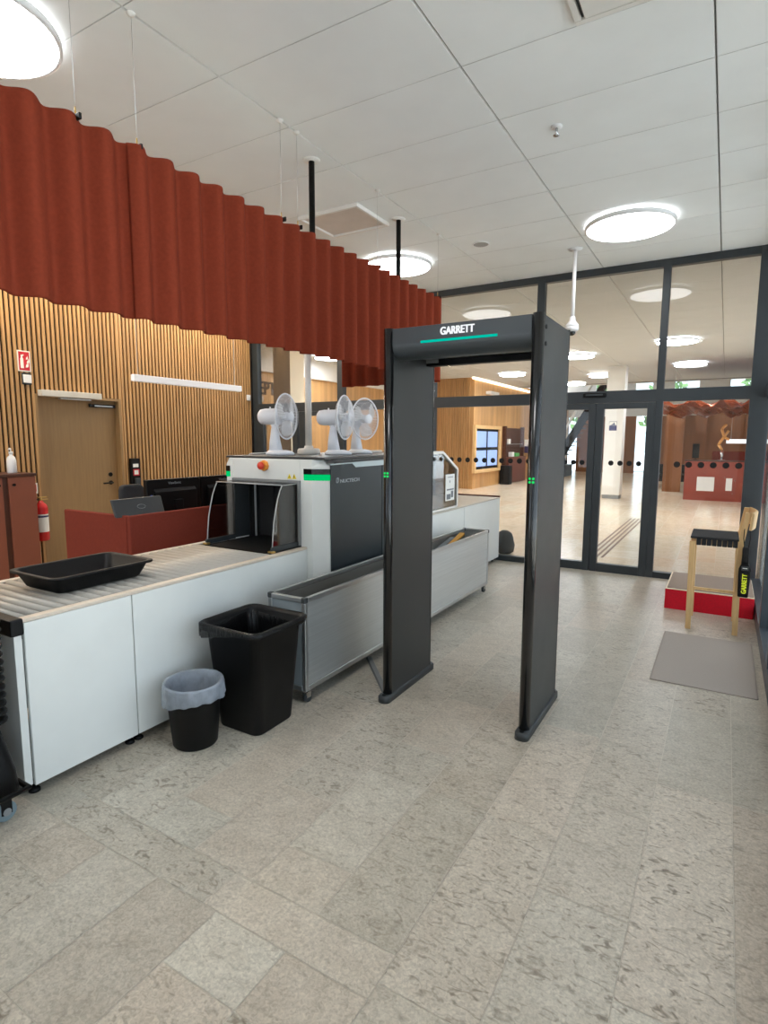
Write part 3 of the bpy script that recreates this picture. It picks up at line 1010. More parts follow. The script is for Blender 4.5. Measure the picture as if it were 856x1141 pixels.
# sanitizer bottle
bx, by = -6.42, 3.19
t = thing('pump_bottle', 'white pump bottle standing on the dark cabinet top', 'bottle', (bx, by, 1.2))
MB().lathe([(0.001, 1.2), (0.042, 1.2), (0.045, 1.21), (0.045, 1.33), (0.036, 1.365), (0.016, 1.385), (0.016, 1.4), (0.001, 1.4)], (bx, by, 0), 24).build('bottle', M['white_plastic'], t)
mb = MB().cyl((bx, by, 1.4), (bx, by, 1.425), 0.02, 14)
mb.cyl((bx, by, 1.42), (bx, by, 1.455), 0.006, 8)
mb.tube([(bx, by, 1.452), (bx + 0.02, by - 0.02, 1.455), (bx + 0.035, by - 0.035, 1.445)], 0.008)
mb.build('pump', M['white_plastic'], t)
MB().lathe([(0.0455, 1.225), (0.0455, 1.3)], (bx, by, 0), 24).build('paper_label', M['grey_print'], t) if False else None

# pendant office light bar
t = thing('pendant_light', 'white linear pendant lamp hanging on wires before the slatted wall', 'lamp', (-5.5, 4.8, 2.15))
MB().box(-5.53, -5.47, 4.01, 5.6, 2.175, 2.245).build('housing', pbr('glowing_housing', rgb(240, 238, 238), 0.5, emit=rgb(255, 246, 236), estr=0.22), t, 0.004)  # slight glow added to lift the brightness of the white housing
MB().box(-5.522, -5.478, 4.03, 5.58, 2.170, 2.1745).build('diffuser', M['white_paint'], t)
for yy in (4.08, 5.5):
    MB().cyl((-5.5, yy, 2.245), (-5.5, yy, H), 0.003, 6).build('wire', M['white_paint'], t)

# ================================================================ SECURITY DESK
t = thing('security_desk', 'desk with wine red felt screens behind the roller table', 'desk', (-4.1, 3.7, 0))
MB().box(-3.74, -3.70, 2.615, 4.75, 0.03, 1.0).build('front_screen', M['desk_felt'], t, 0.008)
MB().box(-4.52, -3.742, 2.61, 2.65, 0.03, 1.0).build('end_screen', M['desk_felt'], t, 0.008)
MB().box(-4.52, -3.745, 2.655, 4.75, 0.70, 0.73).build('tabletop', M['oak_light'], t, 0.004)
for (a, b) in ((-4.48, 2.72), (-4.48, 4.68), (-3.8, 2.72), (-3.8, 4.68)):
    MB().cyl((a, b, 0), (a, b, 0.7), 0.025, 12).build('leg', M['alu'], t)
for i, (y0, y1, lab) in enumerate(((3.03, 3.585, 'left of two large black monitors seen from behind over the felt screen'), (3.6, 4.15, 'right of two large black monitors, partly behind the scanner'))):
    t = thing('monitor', lab, 'monitor', (-4.1, (y0 + y1) / 2, 0.73), 'big black monitors on the security desk')
    yc = (y0 + y1) / 2
    mb = MB().box(-4.09, -4.045, y0, y1, 0.88, 1.225)
    mb.build('screen_housing', M['black'], t, 0.006)
    mb = MB().prism([(-4.045, 0.93), (-4.02, 0.95), (-4.02, 1.12), (-4.045, 1.15)], 'y', y0 + 0.06, y1 - 0.06)
    mb.build('back_bulge', M['black'], t, 0.006)
    mb = MB().box(-4.02, -3.985, yc - 0.04, yc + 0.04, 0.74, 1.05)
    mb.build('stand', M['black'], t, 0.006)
    MB().box(-4.15, -3.94, yc - 0.12, yc + 0.12, 0.73, 0.745).build('foot', M['black'], t, 0.004)
    text('lettering', 'ViewSonic', 0.032, M['logo_grey'], t, (-4.0445, yc, 1.19), (0, 1, 0), (0, 0, 1))
    if i == 0:
        MB().box(-4.044, -4.042, y0 + 0.03, y0 + 0.05, 1.04, 1.1).build('blue_sticker', pbr('blue_sticker', rgb(60, 80, 150), 0.5), t)
# tilted small display
t = thing('tilted_display', 'small grey tilted display seen from behind at the felt screen corner', 'display', (-3.87, 2.8, 0.73))
mb = MB().hexa([(-3.80, 2.56, 0.99), (-3.80, 2.985, 0.99), (-3.775, 2.985, 0.985), (-3.775, 2.56, 0.985)], [(-3.875, 2.58, 1.112), (-3.875, 3.01, 1.112), (-3.85, 3.01, 1.112), (-3.85, 2.58, 1.112)])
mb.build('screen_housing', M['dark_grey'], t, 0.006)
mb = MB().hexa([(-3.86, 2.74, 0.73), (-3.86, 2.88, 0.73), (-3.8, 2.88, 0.73), (-3.8, 2.74, 0.73)], [(-3.83, 2.74, 1.02), (-3.83, 2.88, 1.02), (-3.8, 2.88, 1.02), (-3.8, 2.74, 1.02)])
mb.build('stand', M['grey'], t, 0.006)
# maker's oval on the back
mb = MB()
nrm = Vector((0.127, 0, 0.075)).normalized(); upv = Vector((-0.075, 0, 0.127)).normalized()
c = Vector((-3.8125, 2.8, 1.0485)) + nrm * 0.0015
pts = [c + Vector((0, 1, 0)) * 0.035 * math.cos(2 * PI * k / 24) + upv * 0.017 * math.sin(2 * PI * k / 24) for k in range(24)]
mb.tube(pts, 0.0015, 6, closed=True)
mb.build('oval_emblem', M['grey'], t)
# office chair
t = thing('office_chair', 'dark grey office chair back showing behind the small tilted display', 'chair', (-4.95, 3.68, 0))
mb = MB()
rings = []
for (z, hw, dx) in ((0.58, 0.15, 0.0), (0.7, 0.16, -0.01), (0.92, 0.155, -0.03), (1.05, 0.14, -0.05), (1.085, 0.12, -0.06), (1.1, 0.09, -0.062)):
    rings.append([(-5.1 + dx + q[0], 3.68 + q[1], z) for q in rrect(0, 0, 0.07, hw * 2, 0.03, 4)])
mb.loft(rings, cap0=True, cap1=True)
mb.build('backrest', pbr('chair_fabric', rgb(40, 42, 46), 0.9), t)
mb = MB()
mb.loft([[(q[0] - 4.86, q[1] + 3.68, z) for q in rrect(0, 0, w, w, 0.1, 5)] for (z, w) in ((0.44, 0.42), (0.47, 0.47), (0.51, 0.46), (0.525, 0.4))], cap0=True, cap1=True)
mb.build('seat', M['black'], t)
MB().cyl((-4.86, 3.68, 0.1), (-4.86, 3.68, 0.44), 0.028).build('gas_lift', M['chrome'], t)
mb = MB().tube([(-4.9, 3.68, 0.44), (-5.1, 3.68, 0.45), (-5.14, 3.68, 0.62), (-5.14, 3.68, 0.75)], 0.02)
mb.build('back_support', M['black'], t)
for k in range(5):
    a = 2 * PI * k / 5 + 0.3
    e = (-4.86 + 0.28 * math.cos(a), 3.68 + 0.28 * math.sin(a))
    MB().tube([(-4.86, 3.68, 0.11), (e[0], e[1], 0.075)], [0.025, 0.016]).build('base_arm', M['black'], t)
    MB().cyl((e[0] - 0.012 * math.sin(a), e[1] + 0.012 * math.cos(a), 0.028), (e[0] + 0.012 * math.sin(a), e[1] - 0.012 * math.cos(a), 0.028), 0.028).build('caster', M['black'], t)
# ================================================================ INFEED ROLLER TABLE
XF, XB = -2.505, -3.31
t = thing('roller_table', 'white infeed table with grey rollers in front of the scanner', 'conveyor', (-2.9, 2.0, 0))
MB().box(XF - 0.02, XF, 1.243, 1.756, 0.05, 0.785).build('side_panel', M['white'], t, 0.002)
MB().box(XF - 0.02, XF, 1.762, 3.165, 0.05, 0.785).build('side_panel', M['white'], t, 0.002)
MB().box(XB, XB + 0.02, 1.243, 3.165, 0.05, 0.785).build('side_panel', M['white'], t, 0.002)
MB().box(XB, XF - 0.012, 1.205, 1.238, 0.055, 0.775).build('end_panel', M['white'], t, 0.002)
MB().box(XB + 0.021, XF - 0.021, 1.26, 3.165, 0.70, 0.72).build('roller_bed', M['black_matt'], t)
MB().box(XF - 0.045, XF + 0.001, 1.205, 3.165, 0.786, 0.803).build('side_rail', M['rail'], t, 0.004)
MB().box(XB - 0.001, XB + 0.045, 1.205, 3.165, 0.786, 0.803).build('side_rail', M['rail'], t, 0.004)
MB().box(-2.72, XF + 0.004, 1.188, 1.242, 0.735, 0.808).build('corner_bumper', M['black'], t, 0.008)
for (a, b) in ((XF - 0.05, 1.26), (XF - 0.05, 1.74), (XF - 0.05, 1.79), (XF - 0.05, 3.1), (XB + 0.05, 1.26), (XB + 0.05, 3.1)):
    mb = MB().cyl((a, b, 0.02), (a, b, 0.055), 0.008, 10)
    mb.lathe([(0.001, 0), (0.024, 0), (0.024, 0.01), (0.012, 0.02), (0.001, 0.022)], (a, b, 0), 20)
    mb.build('levelling_foot', M['black'], t)
rm = None
for k in range(27):
    y = 1.265 + 0.0595 * k
    mb = MB()
    mb.cyl((XB + 0.046, y, 0.783), (XF - 0.046, y, 0.783), 0.0235, 18)
    mb.cyl((XB + 0.03, y, 0.783), (XF - 0.03, y, 0.783), 0.008, 8)
    mb.build('roller', M['roller'], t)

# ================================================================ X-RAY SCANNER
SX0, SX1, SY0, SY1, SZ = -3.29, -2.35, 3.165, 4.75, 1.42
t = thing('baggage_scanner', 'white and slate x-ray baggage scanner with green lights and smoked hood', 'scanner', (-2.82, 3.95, 0))
# front fascia
def fascia(y0, y1, nm):
    mb = MB()
    b = 0.05
    s = 1 if y1 > y0 else -1
    pl = [(-2.56, y0), (-2.455, y0), (SX1, y0 + s * 0.06), (SX1, y1), (-2.56, y1)]
    def column(pl, dx):
        top = [(max(min(q[0], SX1 - 0.05), SX0 + 0.045), q[1]) for q in pl]
        mb.loft([[(q[0], q[1], 0.06) for q in pl], [(q[0], q[1], 1.37) for q in pl], [(q[0], q[1], SZ) for q in top]], cap0=True, cap1=True, smooth=False)
    column(pl, 1)
    pl = [(SX0 + 0.015, y0), (-3.2, y0), (-3.2, y1), (SX0, y1), (SX0, y0 + s * 0.03)]
    column(pl, -1)
    mb.box(-3.2, -2.56, min(y0, y1), max(y0, y1), 1.27, SZ)
    return mb.build(nm, M['white'], t, 0.006)
fascia(SY0, SY0 + 0.15, 'front_fascia')
MB().box(-3.218, -3.198, SY0 - 0.003, SY0 + 0.16, 0.81, 1.268).build('tunnel_jamb', M['dark_grey'], t, 0.002)
MB().box(-2.562, -2.556, SY0 + 0.002, SY0 + 0.16, 0.81, 1.268).build('tunnel_jamb', M['dark_grey'], t, 0.002)
fascia(SY1, SY1 - 0.15, 'rear_fascia')
# flanks
fl = MB().box(SX1 - 0.03, SX1 - 0.004, SY0 + 0.151, SY1 - 0.151, 0.1, SZ - 0.001).build('side_shell', M['lid'], t)
MB().box(SX0 + 0.004, SX0 + 0.03, SY0 + 0.151, SY1 - 0.151, 0.1, SZ - 0.001).build('side_shell', M['lid'], t)
pn = MB().box(SX1 - 0.003, SX1 + 0.006, 3.232, 3.925, 0.45, 1.388).build('service_panel', M['slate'], t, 0.004)
MB().box(SX1 - 0.003, SX1 + 0.005, 3.935, 4.59, 0.45, 1.388).build('service_panel', M['slate'], t, 0.004)
MB().prism([(3.23, 1.392), (3.23, 1.383), (3.5, 1.387), (3.545, 1.358), (4.58, 1.362), (4.58, 1.405), (3.54, 1.396)], 'x', SX1 + 0.004, SX1 + 0.009).build('trim_strip', pbr('pale_trim', rgb(196, 208, 210), 0.35), t)
MB().box(SX1 - 0.003, SX1 + 0.003, 3.2, 3.498, 1.398, SZ).build('upper_band', M['lid'], t, 0.002)
MB().box(SX1 - 0.003, SX1 + 0.003, 3.503, 4.59, 1.405, SZ).build('upper_band', M['lid'], t, 0.002)
text('lettering', 'NUCTECH', 0.03, M['logo_grey'], t, (SX1 + 0.0065, 3.47, 1.266), (0, 1, 0), (0, 0, 1), width=0.245, height=0.026, bold=0.01, fat=0.0016)
mb = MB()
pts = [(SX1 + 0.0075, 3.309 + 0.016 * math.cos(2 * PI * k / 20) + 0.003 * math.sin(2 * PI * k / 20), 1.273 + 0.016 * math.sin(2 * PI * k / 20)) for k in range(20)]
mb.tube(pts, 0.0035, 6, closed=True)
mb.tube([(SX1 + 0.0075, 3.298, 1.256), (SX1 + 0.0075, 3.322, 1.292)], 0.003, 6)
mb.build('round_emblem', M['logo_grey'], t)
lid = MB()
lid.prism([(SX0 + 0.03, SZ), (SX1 - 0.03, SZ), (SX1 - 0.0, SZ + 0.004), (SX1 - 0.01, SZ + 0.018), (SX0 + 0.01, SZ + 0.018), (SX0, SZ + 0.004)], 'y', SY0 + 0.012, SY1 - 0.01)
lid.build('lid', M['lid'], t, 0.003)
# tunnel with lead curtains
mb = MB()
mb.box(-3.2, -3.19, 3.32, 4.6, 0.8, 1.27)
mb.box(-2.57, -2.56, 3.32, 4.6, 0.8, 1.27)
mb.box(-3.2, -2.56, 3.32, 4.6, 1.27, 1.28)
mb.box(-3.2, -2.56, 2.83, 4.72, 0.785, 0.8)
mb.build('tunnel', M['black_matt'], t)
MB().box(-3.15, -2.61, 2.84, 4.7, 0.801, 0.806).build('belt', M['black'], t, 0.002)
for k in range(8):
    x = -3.185 + 0.0775 * k
    MB().box(x, x + 0.0745, 3.335 + 0.004 * (k % 2), 3.338 + 0.004 * (k % 2), 0.815, 1.268).build('lead_flap', M['black_matt'], t)
# legs / base skirt
MB().box(SX0 + 0.03, SX1 - 0.032, SY0 + 0.16, SY1 - 0.16, 0.06, 0.78).build('base', M['white'], t)
for (a, b) in ((-3.2, 3.3), (-2.45, 3.3), (-3.2, 4.6), (-2.45, 4.6)):
    MB().cyl((a, b, 0), (a, b, 0.06), 0.03).build('foot', M['black'], t)
# lights
mb = MB().prism([(-2.526, SY0 - 0.004), (-2.456, SY0 - 0.004), (SX1 + 0.004, SY0 + 0.056), (SX1 + 0.004, SY0 + 0.068), (-2.526, SY0 + 0.02)], 'z', 1.318, 1.356)
mb.build('light_housing', M['black_gloss'], t)
mb = MB().prism([(-2.526, SY0 - 0.004), (-2.456, SY0 - 0.004), (SX1 + 0.004, SY0 + 0.056), (SX1 + 0.004, SY0 + 0.068), (-2.526, SY0 + 0.02)], 'z', 1.276, 1.318)
mb.build('green_light', M['led_green'], t, 0.004)
mb = MB().prism([(-3.235, SY0 - 0.004), (SX0 + 0.013, SY0 - 0.004), (SX0 - 0.004, SY0 + 0.026), (SX0 - 0.004, SY0 + 0.05), (-3.235, SY0 + 0.02)], 'z', 1.318, 1.36)
mb.build('light_housing', M['black_gloss'], t)
mb = MB().prism([(-3.235, SY0 - 0.004), (SX0 + 0.013, SY0 - 0.004), (SX0 - 0.004, SY0 + 0.026), (SX0 - 0.004, SY0 + 0.05), (-3.235, SY0 + 0.02)], 'z', 1.278, 1.318)
mb.build('green_light', M['led_green'], t, 0.004)
# emergency stop
RX = Matrix.Rotation(PI / 2, 3, 'X')
c = (-2.885, SY0 + 0.001, 1.37)
base = MB().lathe([(0.001, 0), (0.04, 0), (0.04, 0.02), (0.034, 0.026), (0.001, 0.026)], c, 8, RX, smooth=False).build('emergency_stop_base', M['amber'], t, 0.003)
MB().lathe([(0.018, 0.026), (0.018, 0.036), (0.027, 0.038), (0.028, 0.052), (0.02, 0.06), (0.001, 0.062)], c, 24, RX).build('red_button', M['red_knob'], base)
# warning stickers
for i, x in enumerate((-2.655, -2.612)):
    s = MB().prism([(x - 0.019, 1.282), (x + 0.019, 1.282), (x, 1.318)], 'y', SY0 - 0.002, SY0).build('warning_sticker', M['yellow'], t)
    mb = MB()
    if i == 0:
        for k in range(3):
            a = PI / 2 + 2 * PI * k / 3
            cc = (x, 1.2945)
            mb.prism([(cc[0] + 0.002 * math.cos(a - 0.5), cc[1] + 0.002 * math.sin(a - 0.5)), (cc[0] + 0.0085 * math.cos(a - 0.5), cc[1] + 0.0085 * math.sin(a - 0.5)), (cc[0] + 0.0085 * math.cos(a + 0.5), cc[1] + 0.0085 * math.sin(a + 0.5)), (cc[0] + 0.002 * math.cos(a + 0.5), cc[1] + 0.002 * math.sin(a + 0.5))], 'y', SY0 - 0.003, SY0 - 0.002)
    else:
        mb.prism([(x + 0.002, 1.312), (x - 0.006, 1.298), (x - 0.001, 1.298), (x - 0.003, 1.285), (x + 0.006, 1.3), (x + 0.001, 1.3)], 'y', SY0 - 0.003, SY0 - 0.002)
    mb.build('symbol', M['black'], s)
# smoked entry hood
hood = []
prof = [(2.885, 0.815), (2.892, 0.9), (2.905, 1.0), (2.925, 1.08), (2.95, 1.16), (2.975, 1.215), (2.995, 1.245)]
for (xa, xb_) in ((-2.584, -2.578), (-3.203, -3.197)):
    h = MB().prism(prof + [(SY0 - 0.002, 1.245), (SY0 - 0.002, 0.815)], 'x', xa, xb_).build('hood_side', M['acrylic'], t)
    xm = (xa + xb_) / 2
    MB().tube([(xm, p[0], p[1]) for p in prof], 0.0042, 6).build('edge', M['acrylic_edge'], h)
    MB().tube([(xm, 2.995, 1.247), (xm, SY0 - 0.004, 1.25)], 0.0042, 6).build('edge', M['acrylic_edge'], h)
    MB().box(xm - 0.008, xm + 0.008, 2.87, SY0 - 0.004, 0.803, 0.838).build('hood_rail', M['dark_grey'], t, 0.003)
    MB().box(xm - 0.012, xm + 0.03, 2.852, 2.885, 0.803, 0.816).build('hinge', M['brass'], t, 0.002)
tp = MB().box(-3.197, -2.584, 2.99, SY0 - 0.002, 1.246, 1.252).build('hood_top', M['acrylic'], t)
MB().tube([(-3.2, 2.99, 1.25), (-2.58, 2.99, 1.25)], 0.0045, 6).build('edge', M['acrylic_edge'], tp)
MB().box(-3.2, -2.555, SY0 - 0.012, SY0 + 0.002, 1.252, 1.272).build('hood_frame', M['grey'], t, 0.002)
MB().box(-2.578, -2.556, SY0 - 0.014, SY0 + 0.001, 0.81, 1.252).build('hood_frame', M['grey'], t, 0.002)
MB().box(-3.13, -3.115, SY0 + 0.14, SY0 + 0.15, 0.81, 1.268).build('tunnel_edge', M['alu'], t, 0.002)
# exit hood (clear) with aluminium frame
prof2 = [(4.76, 0.835), (5.78, 0.835), (5.78, 1.245), (5.395, 1.432), (4.76, 1.432)]
for (xs_) in (-2.5, -3.24):
    fr = MB()
    P_ = [(xs_, p[0], p[1]) for p in prof2]
    for i in range(5):
        a, b = Vector(P_[i]), Vector(P_[(i + 1) % 5])
        d = (b - a).normalized()
        n = Vector((1, 0, 0))
        s = n.cross(d)
        w = 0.014
        q0 = [a + n * sx_ * 0.012 + s * sy_ * w for (sx_, sy_) in ((-1, -1), (1, -1), (1, 1), (-1, 1))]
        q1 = [p + (b - a) for p in q0]
        fr.hexa(q0, q1)
    f = fr.build('exit_hood_frame', M['white_paint'], t, 0.002)
    MB().prism(prof2, 'x', xs_ - 0.003, xs_ + 0.003).build('pane', M['acrylic_clear'], f)
MB().box(-3.23, -2.51, 4.76, 5.39, 1.428, 1.434).build('exit_hood_top', M['acrylic_clear'], t)
pp = MB().box(-2.494, -2.492, 5.47, 5.7, 0.92, 1.2).build('notice_paper', M['paper'], t)
mb = MB().box(-2.4915, -2.491, 5.5, 5.6, 0.935, 0.99).box(-2.4915, -2.491, 5.61, 5.67, 0.95, 1.02)
mb.box(-2.4915, -2.491, 5.5, 5.68, 1.03, 1.045).box(-2.4915, -2.491, 5.57, 5.585, 1.11, 1.135).box(-2.4915, -2.491, 5.52, 5.66, 1.165, 1.172)
mb.build('print', M['grey_print'], pp)

# ================================================================ OUTFEED TABLE
t = thing('outfeed_table', 'white exit table beyond the scanner reaching the glass wall', 'conveyor', (-2.85, 5.9, 0))
MB().box(-2.475, -2.455, 4.77, 5.9, 0.05, 0.815).build('side_panel', M['white'], t, 0.002)
MB().box(-2.475, -2.455, 5.905, 7.075, 0.05, 0.815).build('side_panel', M['white'], t, 0.002)
MB().box(-3.27, -3.25, 4.77, 7.075, 0.05, 0.815).build('side_panel', M['white'], t, 0.002)
MB().box(-3.249, -2.476, 7.05, 7.075, 0.05, 0.815).build('end_panel', M['white'], t, 0.002)
MB().box(-3.27, -2.455, 4.77, 7.075, 0.816, 0.832).build('top', pbr('outfeed_top', rgb(196, 190, 178), 0.35), t, 0.003)
MB().box(-3.27, -2.455, 7.055, 7.085, 0.832, 0.85).build('end_stop', M['dark_wood'], t, 0.002)
for (a, b) in ((-2.52, 4.85), (-2.52, 6.0), (-2.52, 7.0), (-3.2, 4.85), (-3.2, 7.0)):
    MB().cyl((a, b, 0), (a, b, 0.055), 0.02).build('levelling_foot', M['black'], t)

# ================================================================ DESK FANS AND WHITE POLE ON THE SCANNER
ZT = SZ + 0.018
def fan_parts(t):
    """authored around the origin: faces local +X"""
    mb = MB()
    rings = []
    for (z, a, b, r, dx) in ((0.0, 0.20, 0.17, 0.08, 0.03), (0.012, 0.205, 0.175, 0.08, 0.03), (0.028, 0.17, 0.14, 0.065, 0.025), (0.036, 0.12, 0.1, 0.045, 0.01)):
        rings.append([(q[0] + dx, q[1], z) for q in rrect(0, 0, a, b, r, 6)])
    mb.loft(rings, cap0=True, cap1=True)
    mb.build('base', M['fan'], t, local=True)
    mb = MB()
    rings = []
    for (z, a, b, dx) in ((0.03, 0.085, 0.075, -0.005), (0.1, 0.07, 0.062, -0.01), (0.18, 0.05, 0.048, -0.01), (0.215, 0.042, 0.042, -0.008)):
        rings.append([(q[0] + dx, q[1], z) for q in rrect(0, 0, a, b, 0.018, 4)])
    mb.loft(rings, cap0=True, cap1=True)
    mb.build('stand', M['fan'], t, local=True)
    RY = Matrix.Rotation(PI / 2, 3, 'Y') @ Matrix.Identity(3)
    c = (0, 0, 0.275)
    mb = MB()
    mb.lathe([(0.001, -0.1), (0.04, -0.128), (0.053, -0.115), (0.058, -0.08), (0.058, 0.02), (0.048, 0.035), (0.001, 0.036)], c, 24, RY)
    mb.box(-0.03, 0.012, -0.02, 0.02, 0.205, 0.25)
    mo = mb.build('motor', M['fan'], t, local=True)
    MB().cyl((-0.045, 0, 0.318), (-0.045, 0, 0.345), 0.006, 10).build('swing_knob', M['fan'], mo, local=True)
    cx = 0.085
    R = 0.16
    rg = MB()
    rg.tube([(cx, R * math.cos(2 * PI * k / 40), 0.275 + R * math.sin(2 * PI * k / 40)) for k in range(40)], 0.0055, 6, closed=True)
    rg.build('guard_ring', M['fan'], t, local=True)
    for (s, nm) in ((1, 'front_guard'), (-1, 'rear_guard')):
        mb = MB()
        n = 44
        for k in range(n):
            a = 2 * PI * k / n
            pts = []
            for (rr, d) in ((0.035, 0.042), (0.09, 0.04), (0.135, 0.026), (R, 0.0)):
                pts.append((cx + s * d * (1.0 if s > 0 else 0.9), rr * math.cos(a), 0.275 + rr * math.sin(a)))
            mb.tube(pts, 0.0013, 4, cap=False)
        for rr, d in ((0.085, 0.04), (0.125, 0.031)):
            mb.tube([(cx + s * d, rr * math.cos(2 * PI * k / 32), 0.275 + rr * math.sin(2 * PI * k / 32)) for k in range(32)], 0.001, 4, closed=True)
        mb.lathe([(0.001, s * 0.044), (0.034, s * 0.044), (0.037, s * 0.04)], (cx, 0, 0.275), 24, RY)
        mb.build(nm, M['fan'], t, local=True)
    bl = MB()
    for k in range(3):
        a0 = 2 * PI * k / 3 + 0.4
        rings = []
        for i in range(9):
            u = i / 8
            rr = 0.03 + 0.108 * u
            hw = (0.28 + 0.34 * math.sin(PI * min(1, u * 0.62 + 0.1))) * (1 - 0.25 * u ** 4)
            ring = []
            for j in range(7):
                v = j / 6 - 0.5
                a = a0 + 2 * hw * v + 0.3 * u
                ring.append((cx + 0.028 * v * (1.2 - u * 0.4), rr * math.cos(a), 0.275 + rr * math.sin(a)))
            rings.append(ring)
        bl.loft(rings, closed=False)
    b = bl.build('blades', M['blade'], t, local=True)
    MB().lathe([(0.03, -0.02), (0.03, 0.014), (0.022, 0.022), (0.001, 0.024)], (cx, 0, 0.275), 24, RY).build('hub', M['fan'], b, local=True)
f1 = thing('desk_fan', 'white desk fan at the left front of the scanner, left of the white pole', 'fan', (-3.03, 3.46, ZT), 'white desk fans on the scanner')
fan_parts(f1)
f1.rotation_euler.z = math.radians(12)
f1.scale = (1.08, 1.08, 1.08)
for (x, y, rz, lab) in ((-2.73, 3.82, 14, 'middle white desk fan just right of the white pole on the scanner'),
                        (-2.76, 4.2, -8, 'white desk fan farthest right on the scanner with its blades towards us')):
    c = copy_tree(f1)
    c.location = (x, y, ZT)
    c.rotation_euler.z = math.radians(rz)
    c['label'] = lab
one('fan_cable', MB().tube([(-3.05, 3.62, ZT + 0.012), (-3.1, 3.75, ZT + 0.012), (-3.12, 3.6, ZT + 0.04), (-3.2, 3.5, ZT + 0.012), (-3.27, 3.42, ZT + 0.008), (-3.30, 3.36, ZT - 0.05)], 0.004, 6), M['white_plastic'], 'thin white cable trailing over the scanner lid behind the left fan', 'cable')
px_, py_ = -3.0, 3.83
t = thing('white_pole', 'white round pole on a round foot between the fans on the scanner', 'pole', (px_, py_, ZT))
MB().lathe([(0.001, 0), (0.094, 0), (0.096, 0.008), (0.094, 0.035), (0.085, 0.046), (0.04, 0.05), (0.034, 0.07), (0.001, 0.07)], (px_, py_, ZT), 36).build('foot', M['white_paint'], t)
MB().cyl((px_, py_, ZT + 0.05), (px_, py_, 2.45), 0.0275, 24).build('pole', M['white_paint'], t)
MB().lathe([(0.0275, 2.45), (0.027, 2.46), (0.02, 2.468), (0.001, 2.47)], (px_, py_, 0), 24).build('cap', M['white_plastic'], t)

# ================================================================ BLACK TRAY ON THE ROLLERS
def tray_mesh(x0, x1, y0, y1, z0, z1, taper=0.055):
    """open thin-walled tray with a flat flange"""
    cx, cy = (x0 + x1) / 2, (y0 + y1) / 2
    w, d = x1 - x0, y1 - y0
    mb = MB()
    R = []
    def ring(inset, z, r):
        return [(q[0], q[1], z) for q in rrect(cx, cy, w - 2 * inset, d - 2 * inset, max(0.008, r - inset * 0.3), 6)]
    R = [ring(taper + 0.01, z0, 0.05), ring(taper, z0 + 0.008, 0.05), ring(0.022, z1 - 0.012, 0.05), ring(0.002, z1 - 0.012, 0.05), ring(0.0, z1 - 0.006, 0.05), ring(0.002, z1, 0.05), ring(0.02, z1, 0.05), ring(0.026, z1 - 0.006, 0.05), ring(taper + 0.006, z0 + 0.012, 0.05), ring(taper + 0.02, z0 + 0.006, 0.05)]
    mb.loft(R, cap0=True, cap1=True)
    return mb
one('security_tray', tray_mesh(-3.1, -2.675, 1.47, 2.045, 0.8095, 0.9), M['black'], 'empty black tray lying on the grey rollers', 'tray')

# ================================================================ ALUMINIUM TROLLEY
TX0, TX1, TY0, TY1, TZ = -2.305, -2.025, 2.53, 5.53, 0.65
t = thing('tray_trolley', 'long low aluminium trolley with steel panels beside the scanner', 'trolley', (-2.165, 4.0, 0))
w = 0.026
fb = 0.085
for (x, y) in ((TX0, TY0), (TX1 - w, TY0), (TX0, TY1 - w), (TX1 - w, TY1 - w), (TX1 - w, 4.02)):
    MB().box(x, x + w, y, y + w, fb, TZ - 0.03).build('post', M['alu'], t, 0.004)
for z in (fb, TZ - 0.03):
    zz = z + w + 0.004
    MB().box(TX0 + 0.001, TX0 + w - 0.001, TY0 + w, TY1 - w, z, zz).build('rail', M['alu'], t, 0.004)
    MB().box(TX1 - w + 0.001, TX1 + 0.002, TY0 + w, TY1 - w, z, zz).build('rail', M['alu'], t, 0.004)
    MB().box(TX0 + w, TX1 - w, TY0 - 0.002, TY0 + w - 0.001, z, zz).build('rail', M['alu'], t, 0.004)
    MB().box(TX0 + w, TX1 - w, TY1 - w + 0.001, TY1 + 0.002, z, zz).build('rail', M['alu'], t, 0.004)
for (x, y) in ((TX0, TY0), (TX1 - w, TY0), (TX0, TY1 - w), (TX1 - w, TY1 - w)):
    MB().box(x - 0.003, x + w + 0.003, y - 0.003, y + w + 0.003, TZ - 0.032, TZ + 0.002).build('corner_cap', M['dark_grey'], t, 0.006)
MB().box(TX1 - 0.018, TX1 - 0.006, TY0 + w, 4.02, fb + 0.03, TZ - 0.03).build('side_panel', M['steel'], t)
MB().box(TX1 - 0.018, TX1 - 0.006, 4.046, TY1 - w, fb + 0.03, TZ - 0.03).build('side_panel', M['steel'], t)
MB().box(TX0 + 0.006, TX0 + 0.018, TY0 + w, TY1 - w, fb + 0.03, TZ - 0.03).build('side_panel', M['steel'], t)
MB().box(TX0 + w, TX1 - w, TY0 + 0.006, TY0 + 0.016, fb + 0.03, TZ - 0.03).build('end_panel', pbr('grey_end_panel', rgb(138, 146, 150), 0.45), t)
MB().box(TX0 + w, TX1 - w, TY1 - 0.016, TY1 - 0.006, fb + 0.03, TZ - 0.03).build('end_panel', M['steel'], t)
mb = MB()
mb.box(TX0 + 0.02, TX1 - 0.02, TY0 + 0.018, TY1 - 0.018, 0.42, 0.43)
mb.box(TX0 + 0.019, TX0 + 0.024, TY0 + 0.018, TY1 - 0.018, 0.43, TZ - 0.031)
mb.box(TX1 - 0.024, TX1 - 0.019, TY0 + 0.018, TY1 - 0.018, 0.43, TZ - 0.031)
mb.box(TX0 + 0.024, TX1 - 0.024, TY0 + 0.017, TY0 + 0.022, 0.43, TZ - 0.031)
mb.build('liner', M['liner'], t)
